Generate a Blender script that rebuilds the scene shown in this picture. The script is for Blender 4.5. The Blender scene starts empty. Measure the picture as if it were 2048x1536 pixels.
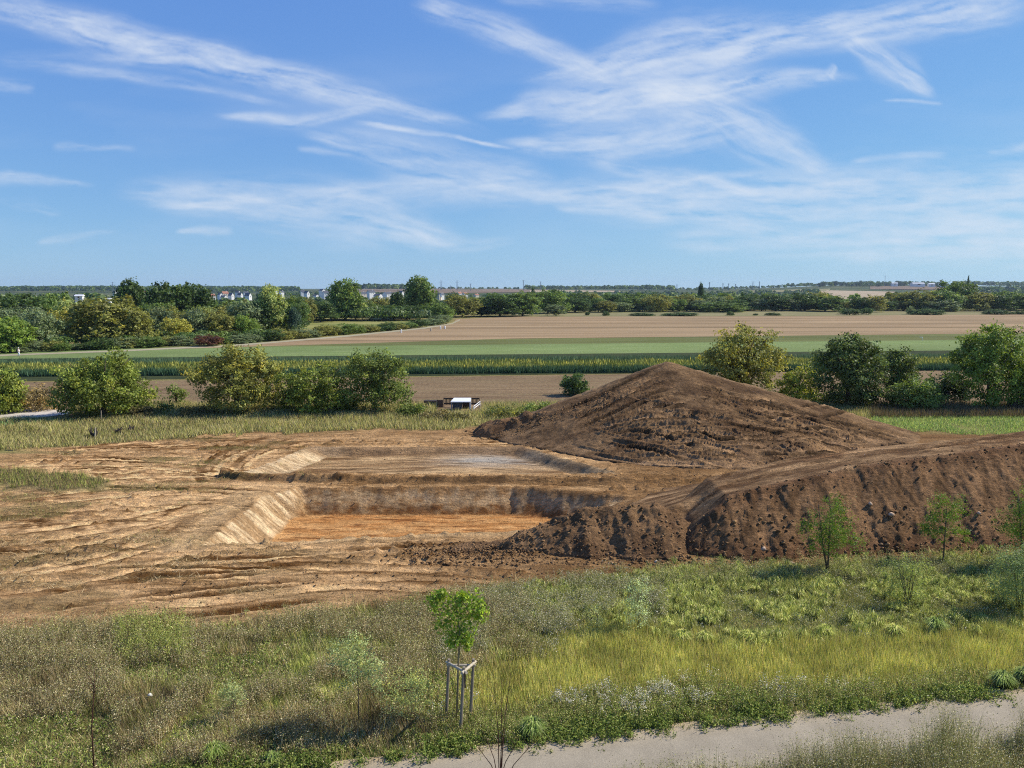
import bpy, math, random
import numpy as np
from mathutils import Vector

random.seed(5)
rng = np.random.default_rng(11)
S = bpy.context.scene
COL = S.collection
F, YH, CAMH = 1577.0, 576.0, 12.0            # focal length (px of the 2048 px photo), eye-level row, camera height
PITCH = math.atan((768 - YH) / F)
SP, CP = math.sin(PITCH), math.cos(PITCH)
SUN_EL, SUN_AZ = math.radians(40), math.radians(17)   # elevation; azimuth from +X towards +Y

# ------------------------------------------------------------------ camera geometry helpers
def ray(px, py):
    cx, cy = (px - 1024) / F, -(py - 768) / F
    return cx, CP + cy * SP, -SP + cy * CP
def G(px, py, z=0.0):                        # ground point seen at a photo pixel
    dx, dy, dz = ray(px, py)
    t = (CAMH - z) / -dz
    return dx * t, dy * t
def D(px, py, y):                            # x, z seen at a photo pixel at distance y
    dx, dy, dz = ray(px, py)
    t = y / dy
    return dx * t, CAMH + dz * t
def proj(x, y, z):
    zz = z - CAMH
    f = y * CP - zz * SP
    u = y * SP + zz * CP
    return 1024 + F * x / f, 768 - F * u / f
def lin(r, g, b):
    f = lambda c: (c / 12.92 if c <= .04045 else ((c + .055) / 1.055) ** 2.4)
    return np.array([f(r / 255), f(g / 255), f(b / 255)])
def interp(v, pts):
    return np.interp(v, [p[0] for p in pts], [p[1] for p in pts])
def sstep(a, b, v):
    t = np.clip((v - a) / (b - a), 0, 1)
    return t * t * (3 - 2 * t)

# ------------------------------------------------------------------ numpy noise
_perm = np.random.default_rng(3).random((256, 256))
def vnoise(x, y, s=0):
    x = np.asarray(x, float) + s * 17.31; y = np.asarray(y, float) + s * 9.77
    xi, yi = np.floor(x).astype(int), np.floor(y).astype(int)
    fx, fy = x - xi, y - yi
    fx = fx * fx * (3 - 2 * fx); fy = fy * fy * (3 - 2 * fy)
    p = lambda a, b: _perm[a & 255, b & 255]
    return (p(xi, yi) * (1 - fx) + p(xi + 1, yi) * fx) * (1 - fy) + (p(xi, yi + 1) * (1 - fx) + p(xi + 1, yi + 1) * fx) * fy
def fbm(x, y, o=4, s=0, g=.5):
    a, t, n = 1.0, 0.0, 0.0
    for k in range(o):
        n = n + a * vnoise(np.asarray(x) * 2 ** k, np.asarray(y) * 2 ** k, s + k * 3)
        t += a; a *= g
    return n / t

# ------------------------------------------------------------------ object helpers
def tag(o, label=None, cat=None, group=None, kind=None):
    if label: o['label'] = label
    if cat: o['category'] = cat
    if group: o['group'] = group
    if kind: o['kind'] = kind
    return o
def thing(name, label, cat, loc=(0, 0, 0), rz=0, group=None):
    o = bpy.data.objects.new(name, None); COL.objects.link(o)
    o.location = loc; o.rotation_euler = (0, 0, rz); o.empty_display_size = .2
    return tag(o, label, cat, group)
def make_mesh(name, v, f, mat, col=None, smooth=False):
    me = bpy.data.meshes.new(name)
    v = np.asarray(v, np.float32)
    if isinstance(f, np.ndarray):
        f = f.astype(np.int32)
        k = f.shape[1]
        me.vertices.add(len(v)); me.vertices.foreach_set('co', v.ravel())
        me.loops.add(f.size); me.loops.foreach_set('vertex_index', f.ravel())
        me.polygons.add(len(f))
        me.polygons.foreach_set('loop_start', np.arange(0, f.size, k, dtype=np.int32))
        me.polygons.foreach_set('loop_total', np.full(len(f), k, np.int32))
        me.update(calc_edges=True)
    else:
        me.from_pydata([tuple(map(float, p)) for p in v], [], f)
    if smooth:
        me.polygons.foreach_set('use_smooth', np.ones(len(me.polygons), bool))
    if col is not None:
        c = np.ones((len(v), 4), np.float32); c[:, :3] = col
        a = me.attributes.new('col', 'FLOAT_COLOR', 'POINT'); a.data.foreach_set('color', c.ravel())
    if mat is not None: me.materials.append(mat)
    return me
def link(name, me, parent=None, loc=None, color=None):
    o = bpy.data.objects.new(name, me); COL.objects.link(o)
    if parent is not None: o.parent = parent
    if loc is not None: o.location = loc
    if color is not None: o.color = (*[float(c) for c in color], 1)
    return o

class MB:                                   # collects boxes, tubes and polygons, links them as ONE mesh
    def __init__(s): s.v, s.f = [], []
    def add(s, v, f):
        n = len(s.v); s.v += [tuple(p) for p in v]; s.f += [tuple(i + n for i in q) for q in f]; return s
    def box(s, x0, x1, y0, y1, z0, z1):
        v = [(x, y, z) for z in (z0, z1) for y in (y0, y1) for x in (x0, x1)]
        return s.add(v, [(0, 2, 3, 1), (4, 5, 7, 6), (0, 1, 5, 4), (2, 6, 7, 3), (0, 4, 6, 2), (1, 3, 7, 5)])
    def tube(s, pts, rad, n=8, cap=True):
        pts = [Vector(p) for p in pts]
        if not hasattr(rad, '__len__'): rad = [rad] * len(pts)
        v, f = [], []
        for i, p in enumerate(pts):
            d = (pts[min(i + 1, len(pts) - 1)] - pts[max(i - 1, 0)]).normalized()
            a = d.orthogonal().normalized() if i == 0 else (a - d * a.dot(d)).normalized()
            b = d.cross(a)
            for k in range(n):
                t = 2 * math.pi * k / n
                v.append(p + (a * math.cos(t) + b * math.sin(t)) * rad[i])
            if i:
                for k in range(n):
                    f.append(((i - 1) * n + k, (i - 1) * n + (k + 1) % n, i * n + (k + 1) % n, i * n + k))
        if cap: f += [tuple(range(n))[::-1], tuple(range((len(pts) - 1) * n, len(pts) * n))]
        return s.add(v, f)
    def build(s, name, mat, parent=None, smooth=False, loc=None, color=None):
        return link(name, make_mesh(name, s.v, s.f, mat, smooth=smooth), parent, loc, color)

# ------------------------------------------------------------------ materials
def new_mat(name):
    m = bpy.data.materials.new(name); m.use_nodes = True
    nt = m.node_tree; nt.nodes.clear()
    return m, nt
def N(nt, t, **kw):
    n = nt.nodes.new(t)
    for k, v in kw.items():
        if k.startswith('i_'): n.inputs[k[2:].replace('_', ' ')].default_value = v
        else: setattr(n, k, v)
    return n
def mathn(nt, op, a, b=None, c=None, clamp=False):
    n = nt.nodes.new('ShaderNodeMath'); n.operation = op; n.use_clamp = clamp
    for i, x in enumerate((a, b, c)):
        if x is None: continue
        if isinstance(x, (int, float)): n.inputs[i].default_value = x
        else: nt.links.new(x, n.inputs[i])
    return n.outputs[0]
def mixc(nt, fac, a, b, mode='MIX'):
    n = nt.nodes.new('ShaderNodeMix'); n.data_type = 'RGBA'; n.blend_type = mode
    for s, x in ((n.inputs[0], fac), (n.inputs[6], a), (n.inputs[7], b)):
        if isinstance(x, (int, float)): s.default_value = x
        elif hasattr(x, '__len__'): s.default_value = (*[float(q) for q in x[:3]], 1)
        else: nt.links.new(x, s)
    return n.outputs[2]
def noise_at(nt, scale, detail=4, rough=.6, stretch=(1, 1, 1), dist=0.0):
    tc = N(nt, 'ShaderNodeNewGeometry')
    mp = N(nt, 'ShaderNodeMapping'); mp.inputs['Scale'].default_value = stretch
    nt.links.new(tc.outputs['Position'], mp.inputs['Vector'])
    n = N(nt, 'ShaderNodeTexNoise', i_Scale=scale, i_Detail=detail, i_Roughness=rough, i_Distortion=dist)
    nt.links.new(mp.outputs[0], n.inputs['Vector'])
    return n.outputs['Fac']
def ramp(nt, fac, lo, hi, a, b):
    n = N(nt, 'ShaderNodeMapRange', clamp=True)
    n.inputs[1].default_value, n.inputs[2].default_value, n.inputs[3].default_value, n.inputs[4].default_value = lo, hi, a, b
    nt.links.new(fac, n.inputs[0])
    return n.outputs[0]
def finish(nt, color, rough=.9, bump=None, bstr=.5, bdist=.05, spec=.15, metal=0):
    b = N(nt, 'ShaderNodeBsdfPrincipled'); b.inputs['Roughness'].default_value = rough
    b.inputs['Specular IOR Level'].default_value = spec; b.inputs['Metallic'].default_value = metal
    if hasattr(color, 'is_linked'): nt.links.new(color, b.inputs['Base Color'])
    else: b.inputs['Base Color'].default_value = (*[float(c) for c in color[:3]], 1)
    if bump is not None:
        bp = N(nt, 'ShaderNodeBump'); bp.inputs['Strength'].default_value = bstr; bp.inputs['Distance'].default_value = bdist
        nt.links.new(bump, bp.inputs['Height']); nt.links.new(bp.outputs[0], b.inputs['Normal'])
    o = N(nt, 'ShaderNodeOutputMaterial'); nt.links.new(b.outputs[0], o.inputs[0])
    return b
def solid(name, c, rough=.7, var=.25, scale=6, spec=.3, stretch=(1, 1, 1), metal=0):
    m, nt = new_mat(name)
    n = noise_at(nt, scale, 5, .6, stretch)
    f = ramp(nt, n, .3, .7, 1 - var, 1 + var)
    col = mixc(nt, 1.0, c, f, 'MULTIPLY')
    finish(nt, col, rough, n, .3, .01, spec, metal)
    return m
def soil_mat(name, fine=1.0, bstr=.8):
    m, nt = new_mat(name)
    at = N(nt, 'ShaderNodeAttribute', attribute_name='col')
    n1 = noise_at(nt, 1.3, 5, .65, (.5, 1, 1), .4)
    n2 = noise_at(nt, 9 * fine, 6, .75)
    n3 = noise_at(nt, 3.0, 5, .7, (.22, 1.6, 1), .3)
    c = mixc(nt, 1.0, at.outputs['Color'], ramp(nt, n1, .3, .7, .80, 1.2), 'MULTIPLY')
    c = mixc(nt, 1.0, c, ramp(nt, n2, .3, .7, .66, 1.34), 'MULTIPLY')
    c = mixc(nt, 1.0, c, ramp(nt, n3, .34, .66, .78, 1.22), 'MULTIPLY')
    n4 = noise_at(nt, 7.5 * fine, 5, .7, (.28, 1.3, 1), .6)
    c = mixc(nt, 1.0, c, ramp(nt, n4, .32, .60, .62, 1.14), 'MULTIPLY')
    n5 = noise_at(nt, 4.5 * fine, 7, .72, (.6, 1, 1), .3)
    h = mathn(nt, 'ADD', mathn(nt, 'ADD', n2, mathn(nt, 'MULTIPLY', n3, .6)), mathn(nt, 'MULTIPLY', n5, 1.6))
    finish(nt, c, .95, h, bstr, .15, .05)
    return m
def leaf_mat(name, trans=.3, spec=.25, rough=.55, up=0.0):
    m, nt = new_mat(name)
    at = N(nt, 'ShaderNodeAttribute', attribute_name='col')
    oi = N(nt, 'ShaderNodeObjectInfo')
    c = mixc(nt, 1.0, at.outputs['Color'], oi.outputs['Color'], 'MULTIPLY')
    b = N(nt, 'ShaderNodeBsdfPrincipled'); b.inputs['Roughness'].default_value = rough
    b.inputs['Specular IOR Level'].default_value = spec
    t = N(nt, 'ShaderNodeBsdfTranslucent')
    c2 = mixc(nt, 1.0, c, (1.2, 1.2, .7), 'MULTIPLY')
    nt.links.new(c, b.inputs['Base Color']); nt.links.new(c2, t.inputs['Color'])
    if up:
        ge = N(nt, 'ShaderNodeNewGeometry'); va = N(nt, 'ShaderNodeVectorMath', operation='MULTIPLY_ADD')
        nt.links.new(ge.outputs['Normal'], va.inputs[0]); va.inputs[1].default_value = (.8, .8, .8); va.inputs[2].default_value = (0, 0, up)
        vn = N(nt, 'ShaderNodeVectorMath', operation='NORMALIZE'); nt.links.new(va.outputs[0], vn.inputs[0])
        nt.links.new(vn.outputs[0], b.inputs['Normal'])
    mx = N(nt, 'ShaderNodeMixShader'); mx.inputs[0].default_value = trans
    nt.links.new(b.outputs[0], mx.inputs[1]); nt.links.new(t.outputs[0], mx.inputs[2])
    o = N(nt, 'ShaderNodeOutputMaterial'); nt.links.new(mx.outputs[0], o.inputs[0])
    return m
def field_mat(name, c1, c2, scale, stretch, lines=None, bstr=.4, speck=.25):
    m, nt = new_mat(name)
    n1 = noise_at(nt, scale, 6, .65, stretch)
    n2 = noise_at(nt, 2.2, 5, .75)
    n3 = noise_at(nt, .02, 3, .5, (1, 2.5, 1))
    c = mixc(nt, ramp(nt, n1, .32, .68, 0, 1), c1, c2)
    if lines:
        n4 = noise_at(nt, lines[0], 3, .55, (.012, 1, 1), .2)
        c = mixc(nt, ramp(nt, n4, .54, .66, 0, lines[2]), c, lines[1])
    c = mixc(nt, 1.0, c, ramp(nt, n2, .3, .7, 1 - speck, 1 + speck), 'MULTIPLY')
    c = mixc(nt, 1.0, c, ramp(nt, n3, .3, .7, .86, 1.12), 'MULTIPLY')
    finish(nt, c, .95, n2, bstr, .2, .05)
    return m

M = {}
M['ground'] = soil_mat('ground_soil', 1.0, .9)
M['soil'] = soil_mat('heaped_soil', 1.2, 1.0)
M['leaf'] = leaf_mat('foliage', .33)
M['grass'] = leaf_mat('grass_blades', .22, .08, .8, 2.4)
M['bark'] = solid('bark', (.11, .085, .06), .9, .4, 8, .1, (1, 1, .2))
M['stake'] = solid('weathered_wood', lin(150, 138, 120) * .8, .85, .3, 20, .15, (1, 1, .1))
M['rail'] = solid('pale_wood', lin(190, 178, 155) * .85, .85, .25, 20, .15)
M['stem'] = solid('young_bark', lin(160, 145, 110) * .7, .8, .3, 20, .2, (1, 1, .3))
M['twig'] = solid('red_twig', lin(85, 55, 45) * .8, .8, .3, 20, .2)
M['white'] = solid('white_paint', (.78, .78, .76), .5, .06, 4)
M['plaster'] = solid('white_plaster', (.74, .73, .69), .8, .08, .6)
M['cream'] = solid('cream_plaster', (.58, .51, .40), .85, .1, .6)
M['slate'] = solid('slate_roof', (.085, .088, .10), .6, .2, 1)
M['tile'] = solid('red_tile_roof', (.34, .15, .09), .8, .2, 1)
M['stonewall'] = solid('church_stone', (.62, .55, .42), .85, .15, .8)
M['dark'] = solid('dark_wood', (.045, .032, .025), .85, .3, 6)
M['brownwood'] = solid('brown_wood', (.13, .075, .05), .85, .3, 6)
M['greenpaint'] = solid('green_paint', (.03, .085, .07), .6, .2, 4)
M['bluegrey'] = solid('blue_grey_panel', (.07, .085, .12), .6, .2, 3)
M['steel'] = solid('grey_steel', (.22, .23, .25), .5, .1, 2)
M['pale_steel'] = solid('pale_steel', (.6, .6, .58), .5, .1, 2)
M['stone'] = solid('field_stone', lin(190, 165, 140) * .8, .9, .3, 9, .15)
M['whitestone'] = solid('white_stone', (.72, .70, .60), .85, .15, 9, .15)
M['skin'] = solid('skin', (.50, .32, .24), .6, .05, 4)
M['cloth'] = solid('white_cloth', (.75, .75, .74), .9, .08, 4)

# ------------------------------------------------------------------ terrain function
A_PTS = [(-.8, 20), (-.55, 21), (-.3, 20), (-.2, 22), (-.1, 24), (.0, 23), (.12, 21), (.25, 20), (.34, 24), (.40, 30), (.50, 31), (.56, 28), (.62, 26), (.8, 27)]
A_PTS = [(a, b - 8 + 8 * float(np.clip((a - .25) / .12, 0, 1))) for a, b in A_PTS]
def hill(x, y):
    x, y = np.asarray(x, float), np.asarray(y, float)
    az = x / np.maximum(y, 1)
    v = -8 * sstep(430, 720, y)
    up = interp(az, A_PTS) * (sstep(1150, 2600, y) * .85 + .15 * sstep(2000, 3400, y))
    return v + up + (fbm(x / 260, y / 420, 3, 5) - .5) * 5 * sstep(1300, 2200, y)
def hit(px, py):                             # where the ray of a photo pixel meets the far terrain
    dx, dy, dz = ray(px, py)
    t = np.linspace(430, 4200, 3000)
    d = CAMH + dz * t - hill(dx * t, dy * t)
    i = np.argmax(d < 0) if (d < 0).any() else len(t) - 1
    return dx * t[i], dy * t[i]

PATH_FAR = [G(500, 1543), G(1000, 1489), G(1500, 1434), G(2048, 1378), G(2400, 1342)]
def path_far_y(x):
    return interp(x, PATH_FAR)
PATH_W = 2.75

# the dirt area (photo rows of its near and far edge)
NEAR_EDGE = [(-400, 1286), (0, 1276), (250, 1256), (420, 1264), (560, 1246), (720, 1222), (850, 1208), (1000, 1196), (1080, 1190), (1200, 1170), (1400, 1146), (1700, 1138), (2048, 1120), (2500, 1090)]
FAR_EDGE = [(-400, 925), (0, 905), (120, 893), (250, 882), (450, 868), (700, 860), (960, 853), (1200, 850), (1700, 860), (2048, 870), (2500, 880)]

def pit1(X, Y, wob):
    nl = 36.3 + (X + 14.4) * .155
    dn = (Y - nl + .35) / 1.5
    dl = (X + 14.6) / 1.75
    df = (47.0 + .012 * (X + 13) * 1 - np.clip(X, 0, 9) * .36 - Y) / 1.25
    dr = (7.0 - X) / 4.0
    dc = ((X + 14.8) * .81 - (Y - 44.4) * .585) / 1.3
    return np.minimum.reduce([dn, dl, df, dr, dc]) + wob
def pit2(X, Y, wob):
    dl = ((X + 17.7) - (Y - 50.6) * .26) / 1.9
    df = (59.2 - Y) / 1.0
    dn = (Y - 50.4) / 1.6
    dr = ((5.7 - X) - (Y - 52.2) * .72) / 1.5
    return np.minimum.reduce([dl, df, dn, dr]) + wob

def lines_to(n, a, b):                       # coordinates growing geometrically outwards
    return np.geomspace(a, b, n)
xd = np.arange(-34, 30, .11)
xs = np.concatenate([-lines_to(46, 34.3, 5200)[::-1], xd, lines_to(46, 30.3, 5200)])
ys = np.concatenate([np.linspace(-60, 14, 12), np.arange(15, 27, .25), np.arange(27, 62, .1), np.arange(62, 78, .25), lines_to(90, 78.5, 6200)])
X, Y = np.meshgrid(xs, ys)
PX, PY = proj(X, np.maximum(Y, 5), 0 * X)
wn = fbm(X * .5, Y * .5, 4, 1) - .5
near_e = interp(PX, NEAR_EDGE) + wn * 26
far_e = interp(PX, FAR_EDGE) + wn * 18
dirt = sstep(-9, 9, near_e - PY) * sstep(-5, 5, PY - far_e) * (Y > 26) * (Y < 72)
# grass island on the left
isl = np.exp(-((np.abs((PX - 40) / 185)) ** 3 + np.abs((PY - 962) / 24) ** 3)) * (.75 + wn * 1.2)
island = sstep(.28, .5, isl)
dirt = dirt * (1 - island)
nearz = sstep(24, 30, Y) * (1 - sstep(74, 78, Y))
# wheel tracks, rasterised into tone and height
TH = np.zeros_like(X); TT = np.zeros_like(X)

def track(pts, gauge=2.0, width=.45, depth=.05, tone=.5, tread=.36, grid=None):
    p = np.array(pts, float)
    gx_, gy_, th_, tt_ = grid or (xs, ys, TH, TT)
    seg = np.linalg.norm(np.diff(p, axis=0), axis=1); cum = np.concatenate([[0], np.cumsum(seg)])
    s = np.arange(0, cum[-1], .05)
    x, y = np.interp(s, cum, p[:, 0]), np.interp(s, cum, p[:, 1])
    k = np.ones(31) / 31
    if len(s) > 62:
        x[15:-15] = np.convolve(x, k, 'same')[15:-15]; y[15:-15] = np.convolve(y, k, 'same')[15:-15]
    tx, ty = np.gradient(x), np.gradient(y); l = np.hypot(tx, ty) + 1e-9
    nx, ny = -ty / l, tx / l
    fade = np.minimum(1, np.minimum(s, cum[-1] - s) / 1.5) * ((.8 if grid else .35) + (.2 if grid else .65) * sstep(.35, .6, fbm(s * .35, s * 0 + gauge * 7 + p[0, 0], 2)))
    for side in (-gauge / 2, gauge / 2):
        for q in np.arange(-width * .9, width * .9 + .01, .05):
            a = side + q
            ix = np.clip(np.searchsorted(gx_, x + nx * a), 0, len(gx_) - 1); iy = np.clip(np.searchsorted(gy_, y + ny * a), 0, len(gy_) - 1)
            e = abs(q) / width
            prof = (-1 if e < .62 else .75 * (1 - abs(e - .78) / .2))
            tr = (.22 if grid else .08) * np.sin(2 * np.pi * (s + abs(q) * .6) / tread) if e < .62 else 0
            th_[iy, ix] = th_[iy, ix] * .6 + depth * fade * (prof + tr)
            tt_[iy, ix] = tt_[iy, ix] * .5 + tone * fade * (1 if e < .6 else (.2 if q > 0 else -.7))  # one edge of each rut darkened: painted shadow side
r2 = random.Random(9)
for k in range(30):                          # loops round the left ends of both pits
    o = r2.uniform(.4, 14)
    cy, cx, ry = (41.8, -6, 5.5) if k % 3 else (54, -8, 4.6)
    a0, a1 = r2.uniform(-1.5, -.4), r2.uniform(.5, 1.5)
    track([(cx - (9 + o * 1.25) * math.cos(t), cy + (ry + o * .62) * math.sin(t)) for t in np.linspace(a0, a1, 30)],
          r2.choice((1.7, 2.1)), r2.uniform(.3, .5), r2.uniform(.008, .024), r2.uniform(.3, .8))
for k in range(34):                          # long passes across the site
    y0 = r2.uniform(30.5, 63); x0 = r2.uniform(-36, -18)
    L = r2.uniform(9, 26); c = r2.uniform(-.5, .5)
    track([(x0 + L * t, y0 + (r2.uniform(1, 3.5) if y0 < 50 else -.8) * t + c * 3 * t * (1 - t)) for t in np.linspace(0, 1, 20)],
          r2.choice((1.7, 2.1)), r2.uniform(.3, .5), r2.uniform(.02, .06), r2.uniform(.25, .7))
for k in range(9):                           # the near edge, where the machines turn
    y0 = 31.3 + k * .55 + r2.uniform(-.2, .2)
    track([(-26 + 27 * t, y0 + 1.6 * t * t + r2.uniform(-.05, .05)) for t in np.linspace(0, 1, 20)], 1.9, .42, .07, .5, .42)
for k in range(6):
    y0 = 47.7 + k * .25
    track([(-19 + 36 * t, y0 + .9 * math.sin(t * 3.1) * .6) for t in np.linspace(0, 1, 24)], 2.2, .45, .06, .4, .4)
SWEEPS = [[(620, 880), (520, 900), (465, 930), (480, 955)], [(560, 875), (470, 905), (430, 940), (450, 965)], [(0, 985), (200, 965), (400, 960), (600, 966)], [(0, 1010), (180, 990), (330, 980), (520, 985)],
          [(600, 985), (480, 1005), (400, 1045), (350, 1095)], [(560, 985), (430, 1010), (340, 1060), (300, 1110)], [(300, 1110), (380, 1115), (520, 1105), (750, 1085)], [(260, 1130), (420, 1135), (620, 1120), (900, 1105)],
          [(0, 1080), (150, 1060), (320, 1030), (420, 1005)], [(0, 1130), (180, 1100), (330, 1060), (420, 1030)], [(200, 1220), (350, 1215), (450, 1205), (700, 1175)], [(300, 1235), (400, 1228), (500, 1215), (720, 1185)],
          [(0, 930), (200, 925), (380, 935), (460, 950)], [(100, 905), (200, 899), (300, 895), (500, 885)], [(620, 1150), (760, 1142), (900, 1140), (1080, 1160)], [(0, 1170), (150, 1150), (280, 1120), (380, 1090)], [(60, 1210), (240, 1180), (420, 1160), (640, 1140)], [(520, 1170), (700, 1155), (860, 1160), (1000, 1172)]]
for k_, pp in enumerate(SWEEPS):             # long curving passes that read across the site
    p_ = np.array([G(*q_) for q_ in pp]); t_k = np.linspace(0, 1, len(p_)); u_k = np.linspace(0, 1, 40)
    xk, yk = np.polyval(np.polyfit(t_k, p_[:, 0], 3), u_k), np.polyval(np.polyfit(t_k, p_[:, 1], 3), u_k)
    track(list(zip(xk, yk)), (1.9, 2.1)[k_ % 2], .34 + .1 * (k_ % 3), .022 if k_ < 6 or k_ in (8, 9) else .035, (1.0, -.65, .9)[k_ % 3], .4)
for k in range(70):
    y0 = r2.uniform(30, 63); x0 = r2.uniform(-34, 3); L = r2.uniform(2.5, 9); c = r2.uniform(-.35, .35)
    track([(x0 + L * t, y0 + c * L * t * .6 + c * 2 * t * (1 - t)) for t in np.linspace(0, 1, 12)], r2.choice((.02, .9)), r2.uniform(.10, .2), r2.uniform(.03, .07), -r2.uniform(.6, 1.3), 9)
wob1 = (fbm(X * .8, Y * .8, 5, 8, .6) - .5) * .24
p1 = np.clip(pit1(X, Y, wob1), -3, 3); p2 = np.clip(pit2(X, Y, wob1), -3, 3)
in1, in2 = np.clip(p1, 0, 1), np.clip(p2, 0, 1)
pitd = 1.5 * (in1 * .85 + .15 * sstep(0, 1, in1)) + .62 * sstep(0, 1, in2) * (.7 + .3 * sstep(-4, -12, X) + .3 * sstep(-3, 2, X))
BERM = [G(440, 951), G(480, 957), G(600, 961), G(800, 963), G(1000, 964), G(1200, 966), G(1400, 965), G(1500, 957)]
by = interp(X, BERM); bm = np.exp(-((Y - by) / np.where(Y < by, .22, .6)) ** 2) * (X > BERM[0][0]) * (X < BERM[-1][0] + .5)
berm = bm * (.26 + .22 * fbm(X * .5, Y * .9, 3, 4)) + bm * (.02 * np.sin(2 * np.pi * (X + np.abs(Y - by) * .5) / .42) + .26 * (fbm(X * 2.2, Y * 3, 4, 14) - .5))
rough = (fbm(X * 1.6, Y * 2.2, 5, 2) - .5)
lumps = np.clip(fbm(X * 3.2, Y * 3.2, 3, 21) - .60, 0, 1)
inside = np.maximum(sstep(-.1, .3, p1), sstep(-.1, .3, p2))
flatp = sstep(.1, 1.2, Y - path_far_y(X))
Z = hill(X, Y)
Z = Z + nearz * dirt * (rough * .16 * (1 - .6 * inside) + TH * (1 - inside) + lumps * .7 * (1 - inside) * sstep(.45, .6, fbm(X * .25, Y * .3, 3, 33)))
Z = Z - pitd * (Y < 70) + berm
Z = Z + (1 - dirt) * nearz * (fbm(X * .35, Y * .35, 3, 6) - .5) * .30 * flatp
Z = Z + island * (.12 + rough * .25) * nearz
streakL = fbm(X * .8, Y * 5.5, 4, 12)
lw = sstep(.02, .12, in1) * (1 - sstep(.9, 1, in1))
Z = Z + lw * (streakL - .5) * .16
# colours
pale, mid, brown, dk = lin(212, 171, 120), lin(188, 147, 99), lin(148, 111, 70), lin(98, 73, 47)
def mix3(a, b, t): return a * (1 - t[..., None]) + b * t[..., None]
tone = fbm(X * .18, Y * .55, 5, 41, .6)
tone2 = fbm(X * .9, Y * 3.2, 4, 44, .6)
tv = np.clip(.48 + (tone - .5) * 1.8 + (tone2 - .5) * 1.1 + TT * .8, -.3, 1.1)
Cd = mix3(np.broadcast_to(brown, X.shape + (3,)), pale, tv)
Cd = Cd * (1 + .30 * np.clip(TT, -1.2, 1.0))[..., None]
# darker towards the heaps and the far edge, straw-grey bottom left
dkm = np.clip(sstep(-9, 2, X) * sstep(42, 32, Y) * 1.0 + .5 * sstep(59, 64, Y) + sstep(4, 9, X) * .8 + 1.5 * np.clip(np.exp(-((Y - by + .1) / .4) ** 2) * (X > BERM[0][0]) * (X < BERM[-1][0] + .5), 0, 1), 0, 1) * (.55 + .6 * fbm(X * .5, Y * .8, 3, 51))  # the berm term paints the shade of its front face as a dark line
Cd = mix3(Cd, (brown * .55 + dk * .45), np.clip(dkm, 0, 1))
straw = sstep(.40, .62, fbm(X * .3, Y * .8, 4, 61)) * sstep(-4, -12, X) * sstep(40, 33, Y)
Cd = mix3(Cd, lin(150, 130, 88) * .8, straw * .5)
gw = sstep(.55, .7, fbm(X * .28, Y * .5, 4, 71)) * sstep(-10, -22, X)
Cd = mix3(Cd, lin(120, 112, 66) * .7, gw * .6)
Cd = mix3(Cd, dk * .9, np.clip(lumps * 2.2, 0, 1) * .7)
# pale strip on the near lip of the first pit
nl = 36.3 + (X + 14.4) * .155
Cd = mix3(Cd, lin(206, 172, 124), np.exp(-((Y - nl + .15) / .75) ** 2) * (X > -16) * (X < 6) * .8)
Cd = mix3(Cd, lin(208, 174, 126), np.exp(-((X + 15.6) / 1.1) ** 2) * (Y > 35) * (Y < 46) * .55)
cream = lin(236, 206, 160)
stl = np.clip((streakL - .38) * 3.6, 0, 1)
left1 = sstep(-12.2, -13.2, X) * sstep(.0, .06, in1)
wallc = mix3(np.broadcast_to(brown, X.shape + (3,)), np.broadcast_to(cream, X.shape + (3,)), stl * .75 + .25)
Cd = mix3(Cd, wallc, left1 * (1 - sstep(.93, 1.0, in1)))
farw = (1 - left1) * sstep(.0, .05, in1) * (1 - sstep(.95, 1, in1))
layer = np.clip(in1 + (fbm(X * 1.8, Y * 5, 4, 81, .65) - .5) * .9, 0, 1)
fw = mix3(np.broadcast_to(lin(158, 120, 78), X.shape + (3,)), np.broadcast_to(lin(200, 168, 124), X.shape + (3,)), np.clip(1 - np.abs(layer - .45) * 3.2, 0, 1))
fw = mix3(fw, lin(140, 96, 56), sstep(.7, .95, layer))
Cd = mix3(Cd, fw, farw)
orange = mix3(np.broadcast_to(lin(196, 138, 80), X.shape + (3,)), np.broadcast_to(lin(222, 172, 112), X.shape + (3,)), np.clip((fbm(X * .8, Y * 2.2, 5, 91, .65) - .35) * 2.2, 0, 1))
orange = mix3(orange, lin(128, 78, 42), sstep(.60, .68, fbm(X * .7, Y * 5.5, 4, 95)) * .75)
orange = mix3(orange, lin(226, 190, 140), sstep(-4, 3, X) * sstep(43.5, 41, Y) * .7)
Cd = mix3(Cd, orange, sstep(.95, 1.0, in1))
# second pit
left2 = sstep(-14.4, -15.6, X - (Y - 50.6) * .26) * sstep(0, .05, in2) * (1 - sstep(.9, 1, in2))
f2 = mix3(np.broadcast_to(lin(140, 106, 70), X.shape + (3,)), np.broadcast_to(lin(208, 172, 124), X.shape + (3,)), np.clip((fbm(X * .3, Y * 1.6, 4, 97) - .3) * 2.4, 0, 1))
grey = np.exp(-((X + 1.6) / 3.4) ** 2 - ((Y - 56.4) / 2.0) ** 2)
f2 = mix3(f2, lin(180, 174, 160), np.clip(grey * (.0 + 1.6 * fbm(X * .6, Y * 2, 4, 99)), 0, .8))
f2 = mix3(f2, lin(96, 74, 50), sstep(.62, .70, fbm(X * .35, Y * 4.0, 4, 98)) * .7)
Cd = mix3(Cd, f2, sstep(0, .1, in2))
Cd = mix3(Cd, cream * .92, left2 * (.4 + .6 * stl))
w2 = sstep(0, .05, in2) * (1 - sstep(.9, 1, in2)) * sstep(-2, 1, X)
Cd = mix3(Cd, lin(150, 128, 98), w2 * .6)
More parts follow.
